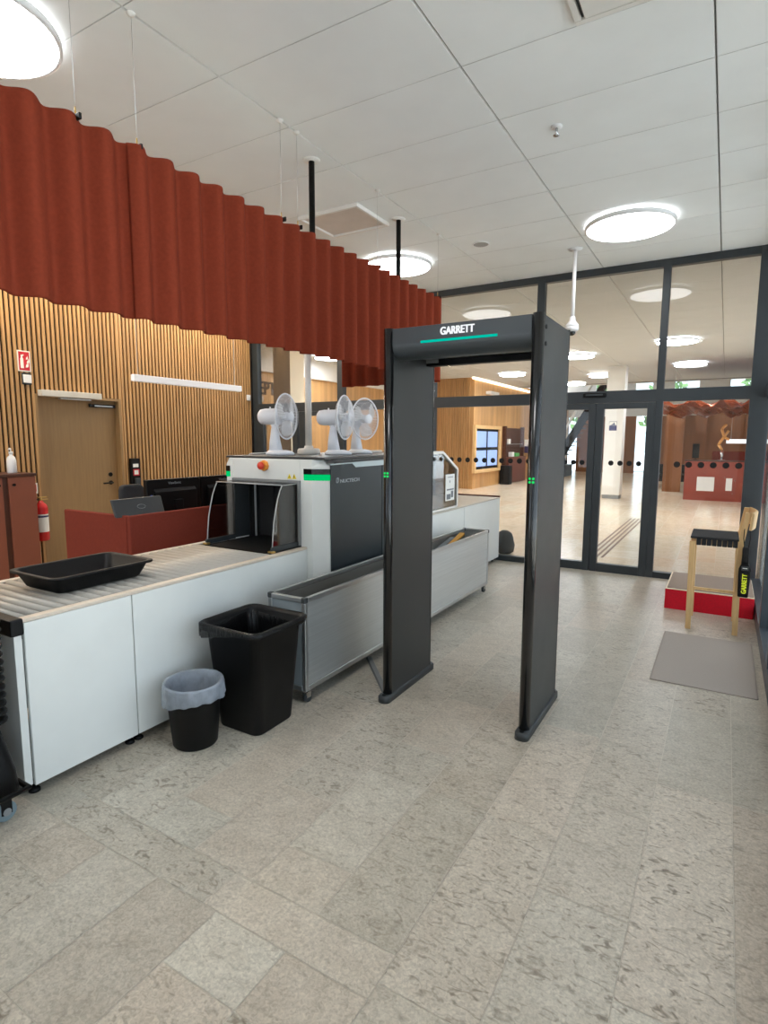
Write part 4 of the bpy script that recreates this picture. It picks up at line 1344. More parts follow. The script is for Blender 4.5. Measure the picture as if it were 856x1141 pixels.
for (x, y) in ((TX0 + 0.04, TY0 + 0.04), (TX1 - 0.035, TY0 + 0.04), (TX0 + 0.04, TY1 - 0.04), (TX1 - 0.035, TY1 - 0.04), (TX1 - 0.035, 4.03)):
    mb = MB().cyl((x, y, 0.06), (x, y, fb), 0.012, 10)
    mb.box(x - 0.016, x - 0.012, y - 0.008, y + 0.03, 0.03, 0.066)
    mb.box(x + 0.012, x + 0.016, y - 0.008, y + 0.03, 0.03, 0.066)
    c = mb.build('caster_fork', M['chrome'], t)
    MB().cyl((x - 0.011, y + 0.015, 0.031), (x + 0.011, y + 0.015, 0.031), 0.031, 20).build('wheel', M['dark_grey'], c)
# boards lying in the trolley
def board(name, p0, p1, wd, th, m, label):
    a, b = Vector(p0), Vector(p1)
    d = (b - a).normalized()
    s = d.cross(Vector((0, 0, 1))).normalized() * wd / 2
    u = s.cross(d).normalized() * th
    mb = MB().hexa([a - s, a + s, b + s, b - s], [a - s + u, a + s + u, b + s + u, b - s + u])
    return one(name, mb, m, label, 'board', 'boards in the trolley', 0.003)
board('loose_board', (-2.13, 4.2, 0.435), (-2.20, 5.25, 0.625), 0.05, 0.02, pbr('ochre_board', rgb(206, 150, 52), 0.5), 'ochre board sticking up inside the aluminium trolley')
board('loose_board', (-2.225, 4.1, 0.435), (-2.235, 5.1, 0.60), 0.05, 0.02, M['grey_print'], 'grey board lying beside the ochre one in the trolley')

# ================================================================ BINS
t = thing('waste_bin', 'big square black bin with a dark liner beside the trolley', 'bin', (-2.165, 2.26, 0))
def rr(w, d, r, z, cx=-2.165, cy=2.26):
    return [(q[0], q[1], z) for q in rrect(cx, cy, w, d, r, 5)]
mb = MB()
mb.loft([rr(0.29, 0.29, 0.045, 0.0), rr(0.30, 0.30, 0.05, 0.008), rr(0.38, 0.38, 0.05, 0.55), rr(0.435, 0.435, 0.065, 0.552), rr(0.44, 0.44, 0.065, 0.57), rr(0.43, 0.43, 0.06, 0.587), rr(0.40, 0.40, 0.05, 0.587), rr(0.375, 0.375, 0.045, 0.57), rr(0.29, 0.29, 0.04, 0.02)], cap0=True, cap1=True)
mb.build('body', M['black'], t)
rnd = random.Random(3)
mb = MB()
n = 60
rings = []
per = rrect(-2.165, 2.26, 1, 1, 0.14, 14)
m_ = len(per)
def bagring(w, z, amp):
    out = []
    for i, q in enumerate(per):
        k = 1 + amp * math.sin(i * 1.9) + amp * 0.7 * math.sin(i * 0.73 + 1)
        out.append((-2.165 + (q[0] + 2.165) * w * k, 2.26 + (q[1] - 2.26) * w * k, z + amp * 0.15 * math.sin(i * 1.3)))
    return out
def bag_out(i):
    q = per[i]
    a = math.atan2(q[1] - 2.26, q[0] + 2.165)
    return a
rings = [bagring(0.26, 0.1, 0.03), bagring(0.31, 0.35, 0.06), bagring(0.36, 0.53, 0.035), bagring(0.405, 0.588, 0.004), bagring(0.425, 0.5905, 0.0), bagring(0.446, 0.583, 0.0)]
low = []
for i, q in enumerate(per):
    a = math.atan2(q[1] - 2.26, q[0] + 2.165)
    # the liner hangs lowest at the near left corner
    drop = 0.008 + 0.06 * max(0, math.cos(a - math.radians(240))) ** 3
    low.append((-2.165 + (q[0] + 2.165) * 0.448, 2.26 + (q[1] - 2.26) * 0.448, 0.583 - drop + 0.006 * math.sin(i * 1.7)))
rings.append(low)
mb.loft(rings)
mb.build('liner_bag', M['bag_dark'], t)

cx, cy = -2.275, 1.925
t = thing('waste_bin', 'small round black wastebasket with a clear bag folded over its rim', 'bin', (cx, cy, 0))
MB().lathe([(0.001, 0), (0.108, 0), (0.112, 0.006), (0.138, 0.31), (0.145, 0.318), (0.143, 0.325), (0.136, 0.322), (0.106, 0.012), (0.001, 0.012)], (cx, cy, 0), 48).build('body', M['black'], t)
rings = []
n = 72
def br(r, z, amp, ph=0.0, tilt=0.0):
    out = []
    for k in range(n):
        a = 2 * PI * k / n
        rr_ = r + amp * math.sin(9 * a + ph) + amp * 0.6 * math.sin(17 * a + 2 * ph)
        out.append((cx + rr_ * math.cos(a), cy + rr_ * math.sin(a), z + tilt * math.cos(a - math.radians(-20)) + amp * 0.5 * math.sin(13 * a)))
    return out
rings = [br(0.085, 0.06, 0.006), br(0.1, 0.18, 0.007, 1), br(0.118, 0.28, 0.004, 2), br(0.131, 0.328, 0.001), br(0.148, 0.333, 0.001), br(0.152, 0.322, 0.0015, 1), br(0.154, 0.27, 0.006, 2, 0.0), br(0.152, 0.235, 0.006, 3, 0.025), br(0.15, 0.22, 0.005, 3, 0.035)]
MB().loft(rings).build('bag', M['bag_clear'], t)

# ================================================================ STACK OF TRAYS ON A DOLLY (left edge)
t = thing('tray_dolly', 'black wheeled dolly with a tapered black tub at the left edge', 'dolly', (-2.7, 0.86, 0))
dx0, dx1, dy0, dy1 = -3.05, -2.38, 0.58, 1.135
mb = MB()
def dr(i, z, r=0.05):
    return [(q[0], q[1], z) for q in rrect((dx0 + dx1) / 2, (dy0 + dy1) / 2, dx1 - dx0 - 2 * i, dy1 - dy0 - 2 * i, r, 5)]
mb.loft([dr(0.03, 0.13), dr(0.0, 0.14), dr(0.005, 0.22), dr(0.03, 0.36), dr(0.045, 0.42)], cap0=True, cap1=True)
mb.build('tub', M['black'], t)
MB().tube([(dx1 + 0.012, dy0, 0.14), (dx1 + 0.012, dy1 + 0.012, 0.14), (dx0, dy1 + 0.012, 0.14)], 0.012, 8).build('bumper_bar', M['black'], t)
MB().box(dx0 + 0.05, dx1 - 0.04, dy0 + 0.04, dy1 - 0.03, 0.09, 0.13).build('deck', M['black'], t, 0.006)
for (x, y) in ((dx0 + 0.1, dy0 + 0.08), (dx1 - 0.075, dy1 - 0.045), (dx0 + 0.1, dy1 - 0.06), (dx1 - 0.165, dy0 + 0.08)):
    mb = MB()
    mb.box(x - 0.02, x - 0.015, y - 0.02, y + 0.02, 0.03, 0.09)
    mb.box(x + 0.015, x + 0.02, y - 0.02, y + 0.02, 0.03, 0.09)
    c = mb.build('caster_fork', M['black'], t)
    MB().cyl((x - 0.014, y, 0.04), (x + 0.014, y, 0.04), 0.04, 24).build('wheel', M['bluegrey'], c)
    MB().cyl((x - 0.022, y, 0.04), (x + 0.022, y, 0.04), 0.016, 14).build('hub', M['grey'], c)
for k in range(16):
    z = 0.4215 + 0.0335 * k
    nm = ['lowest', 'second lowest', 'third', 'fourth', 'fifth', 'sixth', 'seventh', 'eighth', 'ninth', 'tenth', 'eleventh', 'twelfth', 'thirteenth', 'fourteenth', 'second from the top', 'topmost'][k]
    mb = tray_mesh(-2.97, -2.378, 0.66, 1.115, z, z + 0.0325, 0.018)
    one('stacked_tray', mb, M['black'], nm + (' black tray counted from the bottom in the dolly stack' if 1 < k < 14 else ' black tray of the stack on the dolly'), 'tray', 'black trays stacked on the dolly')
# ================================================================ WALK-THROUGH METAL DETECTOR
t = thing('metal_detector', 'dark grey walk-through metal detector arch with teal light bar', 'metal detector', (-1.245, 3.1, 0))
DF, DB = 2.832, 3.4
for (x0, x1, side) in ((-1.69, -1.635, 1), (-0.85, -0.795, -1)):
    # D-shaped glossy front and rear caps around a matt panel
    xc, hw = (x0 + x1) / 2, (x1 - x0) / 2
    pn = MB().box(x0, x1, DF + 0.03, DB - 0.02, 0.03, 2.165).build('side_post', M['detector'], t, 0.002)
    pts = [(xc + (hw + 0.002) * math.cos(a), DF + 0.028 + 0.03 * math.sin(a)) for a in [PI + PI * k / 12 for k in range(13)]]
    MB().prism(pts, 'z', 0.03, 2.172, smooth=True).build('front_edge', M['black_gloss'], t)
    pts = [(xc + (hw + 0.002) * math.cos(a), DB - 0.022 + 0.03 * math.sin(a)) for a in [PI * k / 12 for k in range(13)]]
    MB().prism(pts, 'z', 0.03, 2.172, smooth=True).build('rear_edge', M['black_gloss'], t)
    mb = MB()
    mb.loft([[(q[0], q[1], z) for q in rrect(xc, (DF + DB) / 2, 0.075 - 2 * i, DB - DF + 0.085 - 2 * i, 0.03, 6)] for (z, i) in ((0.0, 0), (0.035, 0.0), (0.042, 0.006))], cap0=True, cap1=True)
    ft = mb.build('foot', M['dark_grey'], t)
    for yy in (DF - 0.018, DB + 0.018):
        MB().cyl((xc, yy, 0.04), (xc, yy, 0.046), 0.012, 14).build('foot_bolt', M['black'], ft)
    # four green indicator LEDs on the front edge
    for (ddx, ddz) in ((-0.009, 0.009), (0.009, 0.009), (-0.009, -0.009), (0.009, -0.009)):
        lx = xc + ddx
        mb = MB().cyl((lx, DF + 0.004, 1.36 + ddz), (lx, DF - 0.004, 1.36 + ddz), 0.0062, 12)
        mb.build('green_indicator', M['led_dot'], t)
    if side < 0:
        for zz in (2.11, 2.03):
            MB().cyl((x1 - 0.002, DF + 0.06, zz), (x1 + 0.005, DF + 0.06, zz), 0.011, 14).build('bolt', M['black'], t)
# header
hp = [(2.845, 2.168)]
for k in range(13):
    a = PI + (PI / 2) * k / 12
    hp.append((2.93 + 0.085 * math.cos(a), 2.085 + 0.08 * math.sin(a)))
hp += [(3.1, 2.03), (3.1, 2.045), (3.33, 2.05), (3.39, 2.08), (3.39, 2.168)]
MB().prism(hp, 'x', -1.634, -0.851).build('header', M['detector_head'], t, 0.002)
MB().box(-1.634, -0.851, 3.27, 3.33, 2.012, 2.052).build('rear_beam', M['black'], t, 0.003)
MB().box(-1.632, -1.55, 3.262, 3.27, 2.028, 2.05).build('beam_label', M['grey'], t)
mb = MB()
mb.tube([(-1.455, 2.843, 2.084), (-1.025, 2.843, 2.084)], 0.0065, 12)
mb.build('light_bar', M['led_teal'], t)
text('lettering', 'GARRETT', 0.05, M['text_white'], t, (-1.245, 2.8445, 2.131), (1, 0, 0), (0, 0, 1), width=0.19, height=0.041, bold=0.02, fat=0.0022)
# cable cover on the floor from the trolley to the detector foot
mb = MB()
a, b = Vector((-2.11, 3.36, 0)), Vector((-1.73, 2.94, 0))
d = (b - a).normalized(); s = d.cross(Vector((0, 0, 1)))
pr = [(-0.022, 0), (0.022, 0), (0.014, 0.012), (-0.014, 0.012)]
mb.loft([[p + s * q[0] + Vector((0, 0, q[1])) for q in pr] for p in (a, b)], cap0=True, cap1=True, smooth=False)
one('cable_cover', mb, M['grey'], 'grey cable cover on the floor between trolley and metal detector', 'cable cover')

# ================================================================ SENSOR ABOVE THE SLIDING DOOR
t = thing('door_sensor', 'small black motion sensor above the sliding door', 'sensor', (-1.355, G - 0.02, 2.055))
MB().box(-1.485, -1.225, G - 0.035, G - 0.001, 2.055, 2.105).build('housing', M['black'], t, 0.012)
MB().box(-1.45, -1.26, G - 0.04, G - 0.034, 2.072, 2.092).build('lens', M['dark_grey'], t, 0.004)

# ================================================================ RED STEP
t = thing('step_platform', 'low red step with grey-brown top in the corner by the glass', 'step', (-0.05, 6.23, 0))
MB().box(-0.4, 0.305, 5.85, 6.62, 0.0, 0.185).build('body', M['red'], t, 0.004)
MB().box(-0.4, 0.305, 5.85, 6.62, 0.186, 0.192).build('edge_strip', M['cream'], t)
MB().box(-0.385, 0.30, 5.875, 6.6, 0.193, 0.199).build('top', M['step_top'], t)
# ================================================================ MAT
mb = MB().loft([[(q[0], q[1], z) for q in rrect(-0.03, 4.555, 0.605 - i, 1.11 - i, 0.012, 3)] for (z, i) in ((0, 0), (0.006, 0), (0.009, 0.02))], cap0=True, cap1=True, smooth=False)
one('floor_mat', mb, M['mat'], 'grey-brown rectangular mat on the stone floor before the chair', 'mat')

# ================================================================ WOODEN CHAIR
t = thing('wooden_chair', 'light wooden high chair with black webbing seat by the right glass wall', 'chair', (0.0, 5.5, 0))
def leg(nm, x0, x1, y, z1, w=0.04, d=0.034, xt=None):
    """square leg from the floor x0 to x1 at z1"""
    mb = MB()
    mb.hexa([(x0 - w / 2, y - d / 2, 0), (x0 + w / 2, y - d / 2, 0), (x0 + w / 2, y + d / 2, 0), (x0 - w / 2, y + d / 2, 0)],
            [(x1 - w / 2, y - d / 2, z1), (x1 + w / 2, y - d / 2, z1), (x1 + w / 2, y + d / 2, z1), (x1 - w / 2, y + d / 2, z1)])
    return mb.build(nm, M['oak_light'], t, 0.004)
for y in (5.3, 5.72):
    leg('leg', -0.175, -0.185, y, 0.745)
    mb = MB()
    zs = ((0, 0.16), (0.6, 0.15), (0.76, 0.155), (1.0, 0.19))
    mb.loft([[(x - 0.02, y - 0.017, z), (x + 0.02, y - 0.017, z), (x + 0.02, y + 0.017, z), (x - 0.02, y + 0.017, z)] for (z, x) in zs], cap0=True, cap1=True, smooth=False)
    mb.build('leg', M['oak_light'], t, 0.003)
    if y < 5.5:
        MB().box(-0.155, 0.135, y - 0.01, y + 0.01, 0.338, 0.362).build('stretcher', M['oak_light'], t, 0.003)
    MB().box(-0.165, 0.135, y - 0.013, y + 0.013, 0.718, 0.762).build('seat_rail', M['oak_light'], t, 0.003)
MB().box(-0.197, -0.165, 5.319, 5.701, 0.718, 0.762).build('seat_rail', M['oak_light'], t, 0.003)
MB().box(0.135, 0.165, 5.319, 5.701, 0.718, 0.762).build('seat_rail', M['oak_light'], t, 0.003)
mb = MB()
for k in range(8):
    x = -0.155 + 0.0365 * k
    mb.box(x, x + 0.0325, 5.281, 5.739, 0.714, 0.766)
mb.cur = 0
mb.box(-0.20, 0.14, 5.275, 5.745, 0.768, 0.785)
mb.build('seat_webbing', pbr('black_webbing', rgb(38, 38, 40), 0.9, var=0.3, scale=60, stretch=(1, 4, 1), bump=0.5), t, 0.003)
mb = MB()
rings = []
for k in range(13):
    u = k / 12
    y = 5.265 + 0.49 * u
    bow = 0.035 * math.sin(PI * u)
    xx = 0.205 + bow
    rings.append([(xx - 0.008, y, 0.865), (xx + 0.012, y, 0.862), (xx + 0.022, y, 0.995), (xx + 0.006, y, 1.005)])
mb.loft(rings, cap0=True, cap1=True, smooth=False)
mb.build('backrest', M['oak_light'], t, 0.004)
# hand-held detector hanging from the chair
t = thing('hand_wand', 'black hand-held metal detector wand hanging from the chair post', 'metal detector', (0.19, 5.255, 0.335))
mb = MB()
rings = []
for (z, w_, d_) in ((0.335, 0.062, 0.024), (0.34, 0.072, 0.03), (0.5, 0.082, 0.032), (0.56, 0.082, 0.034), (0.59, 0.06, 0.032), (0.6, 0.05, 0.03)):
    rings.append([(0.192 + q[0], 5.245 + q[1], z) for q in rrect(0, 0, w_, d_, 0.01, 3)])
mb.loft(rings, cap0=True, cap1=True)
mb.build('paddle', M['black'], t)
mb = MB()
rings = []
for (z, w_) in ((0.595, 0.05), (0.66, 0.046), (0.72, 0.048), (0.735, 0.04)):
    rings.append([(0.19 + q[0], 5.247 + q[1], z) for q in rrect(0, 0, w_, 0.03, 0.012, 3)])
mb.loft(rings, cap0=True, cap1=True)
mb.build('grip', M['black_matt'], t)
MB().box(0.168, 0.216, 5.224, 5.2285, 0.55, 0.585).build('control_panel', M['dark_grey'], t, 0.002)
MB().box(0.176, 0.208, 5.2225, 5.2245, 0.566, 0.572).build('indicator_strip', M['sign_white'], t)
MB().box(0.164, 0.222, 5.2265, 5.2295, 0.36, 0.53).build('name_plate', M['black_gloss'], t, 0.002)
text('lettering', 'GARRETT', 0.04, M['lime'], t, (0.194, 5.2258, 0.445), (0, 0, 1), (-1, 0, 0), width=0.155, height=0.034, bold=0.02, fat=0.0016)
MB().tube([(0.178, 5.247, 0.73), (0.168, 5.262, 0.8), (0.17, 5.285, 0.87), (0.205, 5.285, 0.87), (0.213, 5.262, 0.8), (0.204, 5.247, 0.73)], 0.0035, 6).build('strap', M['black'], t)

# ================================================================ LOBBY
# plastered pillar behind the fans
t = thing('pillar', 'square cream pillar with its shaded front coloured brown behind the fans beyond the glass', 'pillar', (-7.7, 9.2, 0))
MB().box(-7.93, -7.5, 9.012, 9.45, 0, H).build('shaft', M['cream'], t, 0.004)
MB().box(-7.93, -7.5, 9.0, 9.0115, 0, H).build('shade_face', M['pillar_shade'], t)  # shade of the front face, put into a thin brown sheet
t = thing('wall_lettering', 'dark letters of a reception sign on the oak wall left of the pillar', 'sign', (-9.0, 10.0, 2.5))
text('lettering', 'RECEPTION', 0.3, M['black'], t, (-8.995, 10.0, 2.7), (0, 1, 0), (0, 0, 1), width=1.78, height=0.3, bold=0.015, fat=0.018)
# white pillar right of the detector
t = thing('pillar', 'white square pillar with small dark sign behind the sliding door', 'pillar', (-2.6, 16.6, 0))
MB().box(-2.83, -2.38, 16.4, 16.85, 0.1, H).build('shaft', M['white_paint'], t, 0.004)
MB().box(-2.82, -2.39, 16.41, 16.84, 0, 0.1).build('plinth', M['grey'], t)
sg = MB().box(-2.72, -2.53, 16.39, 16.399, 1.82, 2.06).build('sign_plate', M['navy'], t)
mb = MB().box(-2.715, -2.535, 16.386, 16.389, 1.955, 2.05)
mb.build('white_field', M['sign_white'], sg)
MB().prism([(-2.69, 1.96), (-2.62, 2.0), (-2.6, 2.04), (-2.58, 1.99), (-2.55, 1.965)], 'y', 16.383, 16.386).build('symbol', M['navy'], sg)
# wall display: four lit panels in an oak frame
t = thing('wall_display', 'oak framed display of four bluish screens on the panelled wall', 'display', (-6.88, 18.33, 0.5))
X = -6.9
for (a, b, c, d) in ((17.12, 19.55, 1.92, 2.03), (17.12, 19.55, 0.5, 0.61), (17.12, 17.24, 0.61, 1.92), (19.43, 19.55, 0.61, 1.92)):
    MB().box(X, X + 0.1, a, b, c, d).build('frame', M['oak_light'], t, 0.005)
MB().box(X, X + 0.03, 17.24, 19.43, 0.61, 1.92).build('backing', M['black'], t)
for a in (17.33, 18.4):
    for c in (0.7, 1.32):
        MB().box(X + 0.03, X + 0.04, a, a + 0.92, c, c + 0.52).build('screen', M['screen'], t)
# dark kiosk niche
t = thing('display_niche', 'dark red-brown niche with shelves right of the bluish wall display', 'cabinet', (-6.88, 21.0, 0))
MB().box(X, X + 0.02, 20.0, 22.0, 0.02, 2.0).build('back_panel', M['dark_wood'], t)
MB().box(X + 0.02, X + 0.25, 20.0, 22.0, 0.02, 0.95).build('counter', pbr('niche_red', rgb(104, 54, 38), 0.5), t)
MB().box(X + 0.02, X + 0.12, 20.05, 21.95, 1.4, 1.42).build('shelf', M['alu'], t)
for a in (19.95, 22.0):
    MB().box(X, X + 0.15, a, a + 0.06, 0.0, 2.05).build('jamb', M['dark_wood'], t)
one('display_box', MB().box(X + 0.05, X + 0.2, 20.5, 20.75, 0.955, 1.12), M['paper'], 'small white box on the dark niche counter', 'box', 'goods in the niche', 0.01)
one('display_box', MB().box(X + 0.05, X + 0.2, 20.95, 21.35, 0.955, 1.08), pbr('green_goods', rgb(90, 180, 90), 0.5), 'small green box on the dark niche counter', 'box', 'goods in the niche', 0.01)
one('display_box', MB().box(X + 0.03, X + 0.1, 20.35, 20.6, 1.425, 1.6), M['paper'], 'small white box on the upper niche shelf', 'box', 'goods in the niche', 0.01)
# black litter bin
t = thing('litter_bin', 'slim black litter bin between wall display and niche', 'bin', (-6.7, 19.75, 0))
MB().loft([[(q[0], q[1], z) for q in rrect(-6.68, 19.8, w_, w_, 0.04, 4)] for (z, w_) in ((0, 0.36), (0.62, 0.36), (0.66, 0.34))], cap0=True, cap1=True, smooth=False).build('body', M['black'], t)
MB().box(-6.78, -6.58, 19.616, 19.62, 0.5, 0.58).build('opening', M['black_matt'], t)
# information sign
t = thing('info_sign', 'white and navy sign standing out from the oak wall by the niche', 'sign', (-6.8, 22.6, 1.05))
MB().box(-6.9, -6.3, 22.6, 22.63, 1.05, 1.32).build('navy_field', M['navy'], t)
MB().box(-6.9, -6.3, 22.6, 22.63, 1.32, 1.58).build('white_field', M['sign_white'], t)
MB().prism([(-6.8, 1.35), (-6.6, 1.45), (-6.5, 1.52), (-6.42, 1.4), (-6.36, 1.36)], 'y', 22.595, 22.6).build('symbol', M['dark_grey'], t)
# white wall lamp
one('emergency_lamp', MB().box(-6.9, -6.72, 18.2, 19.0, 3.05, 3.15), M['white_plastic'], 'small white emergency lamp high on the panelled oak wall', 'lamp', bevel=0.01)

# reception counter
t = thing('reception_desk', 'long red-brown reception counter in the lobby behind the right pane', 'reception desk', (-0.1, 17.6, 0))
MB().box(-0.9, 1.9, 17.2, 17.23, 0.0, 1.02).build('front', M['desk_red'], t)
MB().box(-0.9, -0.87, 17.231, 18.0, 0.0, 1.02).build('end_panel', M['desk_red'], t)
MB().box(-0.92, 1.92, 17.18, 17.55, 1.021, 1.05).build('top', M['dark_wood'], t, 0.004)
MB().box(-0.3, 1.9, 17.75, 17.8, 1.0, 1.28).build('back_screen', M['desk_felt'], t, 0.006)
MB().box(-0.86, 1.9, 17.56, 18.0, 0.72, 0.75).build('worktop', M['oak_light'], t)
for (x, z) in ((0.02, 0.62), (0.26, 0.55), (0.22, 0.2), (-0.42, 0.72)):
    MB().cyl((x, 17.2, z), (x, 17.15, z), 0.012, 10).build('coat_hook', M['chrome'], t)
MB().box(-0.6, -0.2, 17.192, 17.2, 0.25, 0.62).build('notice_board', M['paper'], t)
MB().box(0.06, 0.2, 17.192, 17.2, 0.28, 0.6).build('notice_board', M['paper'], t)
one('monitor', MB().box(-0.75, -0.6, 17.56, 17.6, 1.051, 1.4), M['black'], 'upright black screen on the left of the reception counter', 'monitor', bevel=0.006) if False else None
t = thing('monitor', 'slim upright black screen on the left end of the reception counter', 'monitor', (-0.68, 17.4, 1.05))
MB().box(-0.76, -0.6, 17.39, 17.42, 1.1, 1.48).build('screen_housing', M['black'], t, 0.006)
MB().box(-0.74, -0.62, 17.34, 17.46, 1.05, 1.062).build('foot', M['black'], t)
MB().box(-0.69, -0.67, 17.4, 17.41, 1.06, 1.12).build('stand', M['black'], t)
# jointed wooden table lamp / figure
t = thing('zigzag_figure', 'golden zigzag jointed wooden figure standing on the reception counter', 'sculpture', (-0.1, 17.35, 1.05))
pts = [(-0.02, 1.98), (-0.12, 1.86), (-0.06, 1.66), (0.04, 1.82), (-0.06, 1.66), (0.06, 1.58), (-0.06, 1.66), (-0.17, 1.46), (-0.08, 1.32)]
for (i, j) in ((0, 1), (1, 2), (2, 3), (2, 5), (2, 7), (7, 8)):
    a, b = pts[i], pts[j]
    MB().tube([(a[0], 17.35, a[1]), (b[0], 17.35, b[1])], [0.036, 0.03], 8).build('limb', pbr('gold_wood', rgb(226, 164, 92), 0.35), t)
MB().tube([(-0.08, 17.35, 1.05), (-0.08, 17.35, 1.32)], 0.03, 12).build('stand', M['chrome'], t)
MB().lathe([(0.001, 0), (0.09, 0), (0.08, 0.02), (0.001, 0.02)], (-0.08, 17.35, 1.05), 20).build('foot', M['chrome'], t)
# white pendant bar over the counter
t = thing('pendant_light', 'white linear pendant lamp over the reception counter', 'lamp', (0.6, 17.9, 1.48))
MB().box(0.0, 1.4, 17.86, 17.94, 1.49, 1.6).build('housing', emis('pendant_white', (1, 0.95, 0.9, 1), 1.2), t)
for x in (0.1, 1.3):
    MB().cyl((x, 17.9, 1.6), (x, 17.9, 2.3), 0.004, 6).build('wire', M['alu'], t)
# copper canopy
mb = MB()
rings = []
rnd = random.Random(5)
for j in range(9):
    y = 15.6 + 0.45 * j
    rings.append([(-1.55 + 0.2 * i, y, 2.42 + 0.1 * math.sin(1.9 * i + j) + 0.05 * rnd.random() - 0.02 * j) for i in range(20)])
mb.loft(rings, closed=False, smooth=True)
o = mb.build('copper_canopy', M['copper'], None)
md = o.modifiers.new('Solid', 'SOLIDIFY'); md.thickness = 0.02
tag(recentre(o), 'wavy polished copper canopy hanging above the reception counter', 'canopy')
MB_ = MB()
for (x, y) in ((-1.4, 15.8), (2.0, 15.8), (-1.4, 19.0), (2.0, 19.0)):
    MB_.cyl((x, y, 2.5), (x, y, H), 0.008, 6)
struct('trim_5', MB_, M['alu'])
# brown wooden wall panels behind the counter
for (a, b, y, lab) in ((-1.62, -1.12, 19.6, 'brown wooden lobby panel left of the reception counter'), (-0.85, -0.55, 20.4, 'narrow brown wooden panel behind the reception screen'), (-0.38, 0.42, 20.4, 'brown wooden panel behind the golden figure'), (0.46, 2.4, 20.4, 'wide brown wooden panel behind the right of the counter')):
    one('wall_panel', MB().box(a, b, y, y + 0.12, 0.0, 2.6), M['brown_wood'], lab, 'panel', 'brown panels behind the reception')
# black sofa
t = thing('sofa', 'low black sofa left of the reception counter', 'sofa', (-1.75, 21.6, 0))
MB().box(-2.1, -1.0, 21.3, 21.95, 0.2, 0.45).build('seat', M['black_matt'], t, 0.04)
MB().box(-2.1, -1.0, 21.96, 22.12, 0.2, 0.75).build('backrest', M['black_matt'], t, 0.04)
for (a) in (-2.16, -1.0):
    MB().box(a, a + 0.08, 21.3, 22.1, 0.2, 0.6).build('armrest', M['black_matt'], t, 0.02)
for (a, b) in ((-2.08, 21.35), (-1.02, 21.35), (-2.08, 22.0), (-1.02, 22.0)):
    MB().cyl((a, b, 0), (a, b, 0.2), 0.025, 10).build('leg', M['black'], t)
# staircase
t = thing('staircase', 'dark stair rising to the right with a pale handrail beyond the sliding door', 'staircase', (-6.0, 26.0, 0))
mb = MB()
for k in range(20):
    x = -6.6 + 0.11 * k
    z = 0.19 * (k + 1)
    mb.box(x, x + 0.13, 25.4, 26.6, z - 0.04, z)
mb.build('treads', M['black'], t)
MB().prism([(-6.7, 0.0), (-6.45, 0.0), (-4.3, 3.85), (-4.3, 4.25), (-4.4, 4.25), (-6.7, 0.3)], 'y', 25.34, 25.4).build('stringer', M['black'], t)
MB().tube([(-6.75, 25.37, 0.9), (-6.5, 25.37, 1.1), (-4.5, 25.37, 4.7)], 0.05, 8).build('handrail', M['white_paint'], t)
MB().box(-6.6, -5.9, 25.3, 26.6, 0, 0.5).build('base', M['dark_grey'], t)
# dark bag by the exit table
mb = MB()
rnd = random.Random(9)
rings = []
for (z, r) in ((0.0, 0.08), (0.03, 0.11), (0.12, 0.12), (0.22, 0.11), (0.28, 0.08), (0.31, 0.04)):
    rings.append([(-2.555 + r * 1.05 * math.cos(2 * PI * k / 18) * (1 + 0.12 * math.sin(5 * k + z * 30)), 7.62 + r * math.sin(2 * PI * k / 18), z + 0.012 * math.sin(3 * k)) if z > 0.01 else (-2.555 + r * math.cos(2 * PI * k / 18), 7.62 + r * math.sin(2 * PI * k / 18), 0.0) for k in range(18)])
mb.loft(rings, cap0=True, cap1=True)
one('floor_bag', mb, pbr('grey_bag', rgb(70, 72, 74), 0.8, var=0.2), 'crumpled dark grey bag on the lobby floor behind the exit table', 'bag')
# outside greenery beyond the far glazing
def tree(x, y, h, seed, lab):
    r = random.Random(seed)
    t = thing('garden_tree', lab, 'tree', (x, y, 0), 'trees outside the far glazing')
    mb = MB()
    for k in range(260):
        a, b = r.uniform(0, 2 * PI), r.uniform(-1, 1)
        rr_ = h * 0.34 * r.random() ** 0.4
        c = Vector((x + rr_ * math.cos(a) * math.sqrt(1 - b * b), y + rr_ * math.sin(a) * math.sqrt(1 - b * b), h * 0.6 + rr_ * b * 1.2))
        s = h * 0.05
        e1 = Vector((r.uniform(-1, 1), r.uniform(-1, 1), r.uniform(-1, 1))).normalized() * s
        e2 = e1.orthogonal().normalized() * s * 0.7
        mb.add([c - e1, c + e2, c + e1, c - e2], [(0, 1, 2, 3)])
    mb.build('crown', M['leaf'], t, fixn=False)
    MB().tube([(x, y, 0), (x + 0.05, y, h * 0.3), (x - 0.05, y, h * 0.65)], [0.14, 0.11, 0.05], 8).build('trunk', M['bark'], t)
tree(-6.4, 36, 5.5, 1, 'pale green tree outside behind the dark stair')
tree(-2.6, 35, 5, 2, 'pale green tree outside right of the white pillar')
tree(1.6, 37, 5.5, 3, 'pale green tree outside behind the reception counter')
mb = MB().add([(-30, 30.1, -0.03), (30, 30.1, -0.03), (30, 80, -0.03), (-30, 80, -0.03)], [(0, 1, 2, 3)])
struct('ground', mb, M['concrete'])

# ================================================================ LIGHT, CAMERA
def area(name, loc, rot, sx, sy, power, col):
    l = bpy.data.lights.new(name, 'AREA')
    l.shape = 'RECTANGLE'
    l.size, l.size_y = sx, sy
    l.energy = power
    l.color = col
    o = bpy.data.objects.new(name, l)
    o.location = loc
    o.rotation_euler = rot
    COL.objects.link(o)
    return o
# concealed cove light grazing the slatted wall
area('cove_light', (WL + 0.35, 3.5, H - 0.02), (0, math.radians(-18), 0), 0.08, 6.8, 85, (1.0, 0.82, 0.58))

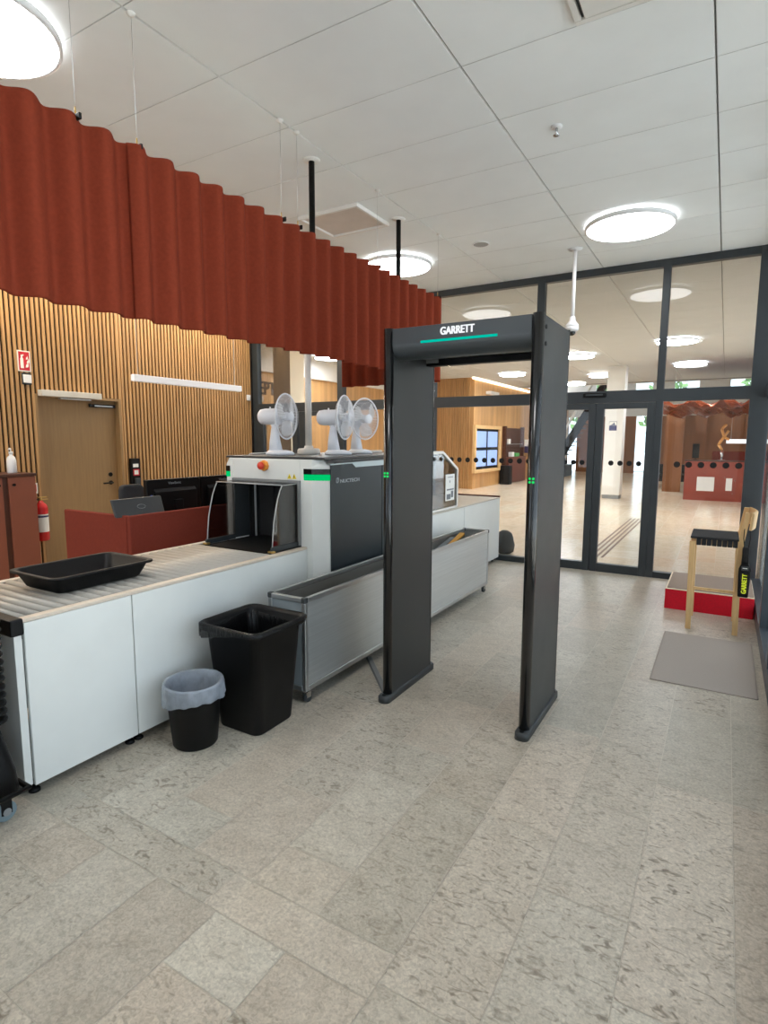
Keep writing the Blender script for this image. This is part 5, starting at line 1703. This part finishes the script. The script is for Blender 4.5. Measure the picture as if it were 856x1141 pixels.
sl = bpy.data.lights.new('sun', 'SUN')
sl.energy = 9
sl.angle = math.radians(3)
sl.color = (1.0, 0.97, 0.93)
so = bpy.data.objects.new('sun', sl)
so.rotation_euler = Vector((0.16, 0.5, -0.86)).to_track_quat('-Z', 'Y').to_euler()
COL.objects.link(so)
W = bpy.data.worlds.new('World')
sc.world = W
W.use_nodes = True
nt = W.node_tree
nt.nodes.clear()
bg = nt.nodes.new('ShaderNodeBackground')
sky = nt.nodes.new('ShaderNodeTexSky')
sky.sky_type = 'HOSEK_WILKIE'
sky.turbidity = 6
sky.sun_direction = (0.5, -0.4, 0.77)
mxw = nt.nodes.new('ShaderNodeMix')
mxw.data_type = 'RGBA'
mxw.inputs['Factor'].default_value = 0.75
mxw.inputs['B'].default_value = (0.88, 0.95, 1.0, 1)
out = nt.nodes.new('ShaderNodeOutputWorld')
nt.links.new(sky.outputs[0], mxw.inputs['A'])
nt.links.new(mxw.outputs['Result'], bg.inputs[0])
bg.inputs[1].default_value = 2.2
nt.links.new(bg.outputs[0], out.inputs[0])

cam = bpy.data.cameras.new('Camera')
co = bpy.data.objects.new('Camera', cam)
COL.objects.link(co)
yaw, pitch, roll = 0.534501414, 0.125506118, 0.00326933166
fw0 = Vector((-math.sin(yaw), math.cos(yaw), 0)); r0 = Vector((math.cos(yaw), math.sin(yaw), 0)); u0 = Vector((0, 0, 1))
fw = fw0 * math.cos(pitch) - u0 * math.sin(pitch)
up = u0 * math.cos(pitch) + fw0 * math.sin(pitch)
rt = r0 * math.cos(roll) + up * math.sin(roll)
up2 = up * math.cos(roll) - r0 * math.sin(roll)
co.matrix_world = Matrix(((rt.x, up2.x, -fw.x, 0), (rt.y, up2.y, -fw.y, 0), (rt.z, up2.z, -fw.z, 1.56), (0, 0, 0, 1)))
cam.sensor_fit = 'HORIZONTAL'
cam.sensor_width = 36
cam.lens = 36 * 639.1 / 856
cam.clip_start = 0.05
cam.clip_end = 300
sc.camera = co

sc.view_settings.view_transform = 'Standard'
sc.view_settings.exposure = 0.43
sc.view_settings.use_white_balance = True
sc.view_settings.white_balance_temperature = 5950
sc.view_settings.white_balance_tint = 10
sc.cycles.use_denoising = True
sc.cycles.max_bounces = 8
sc.cycles.diffuse_bounces = 5
sc.cycles.transparent_max_bounces = 24
sc.cycles.sample_clamp_indirect = 6
sc.cycles.caustics_reflective = False
sc.cycles.caustics_refractive = False
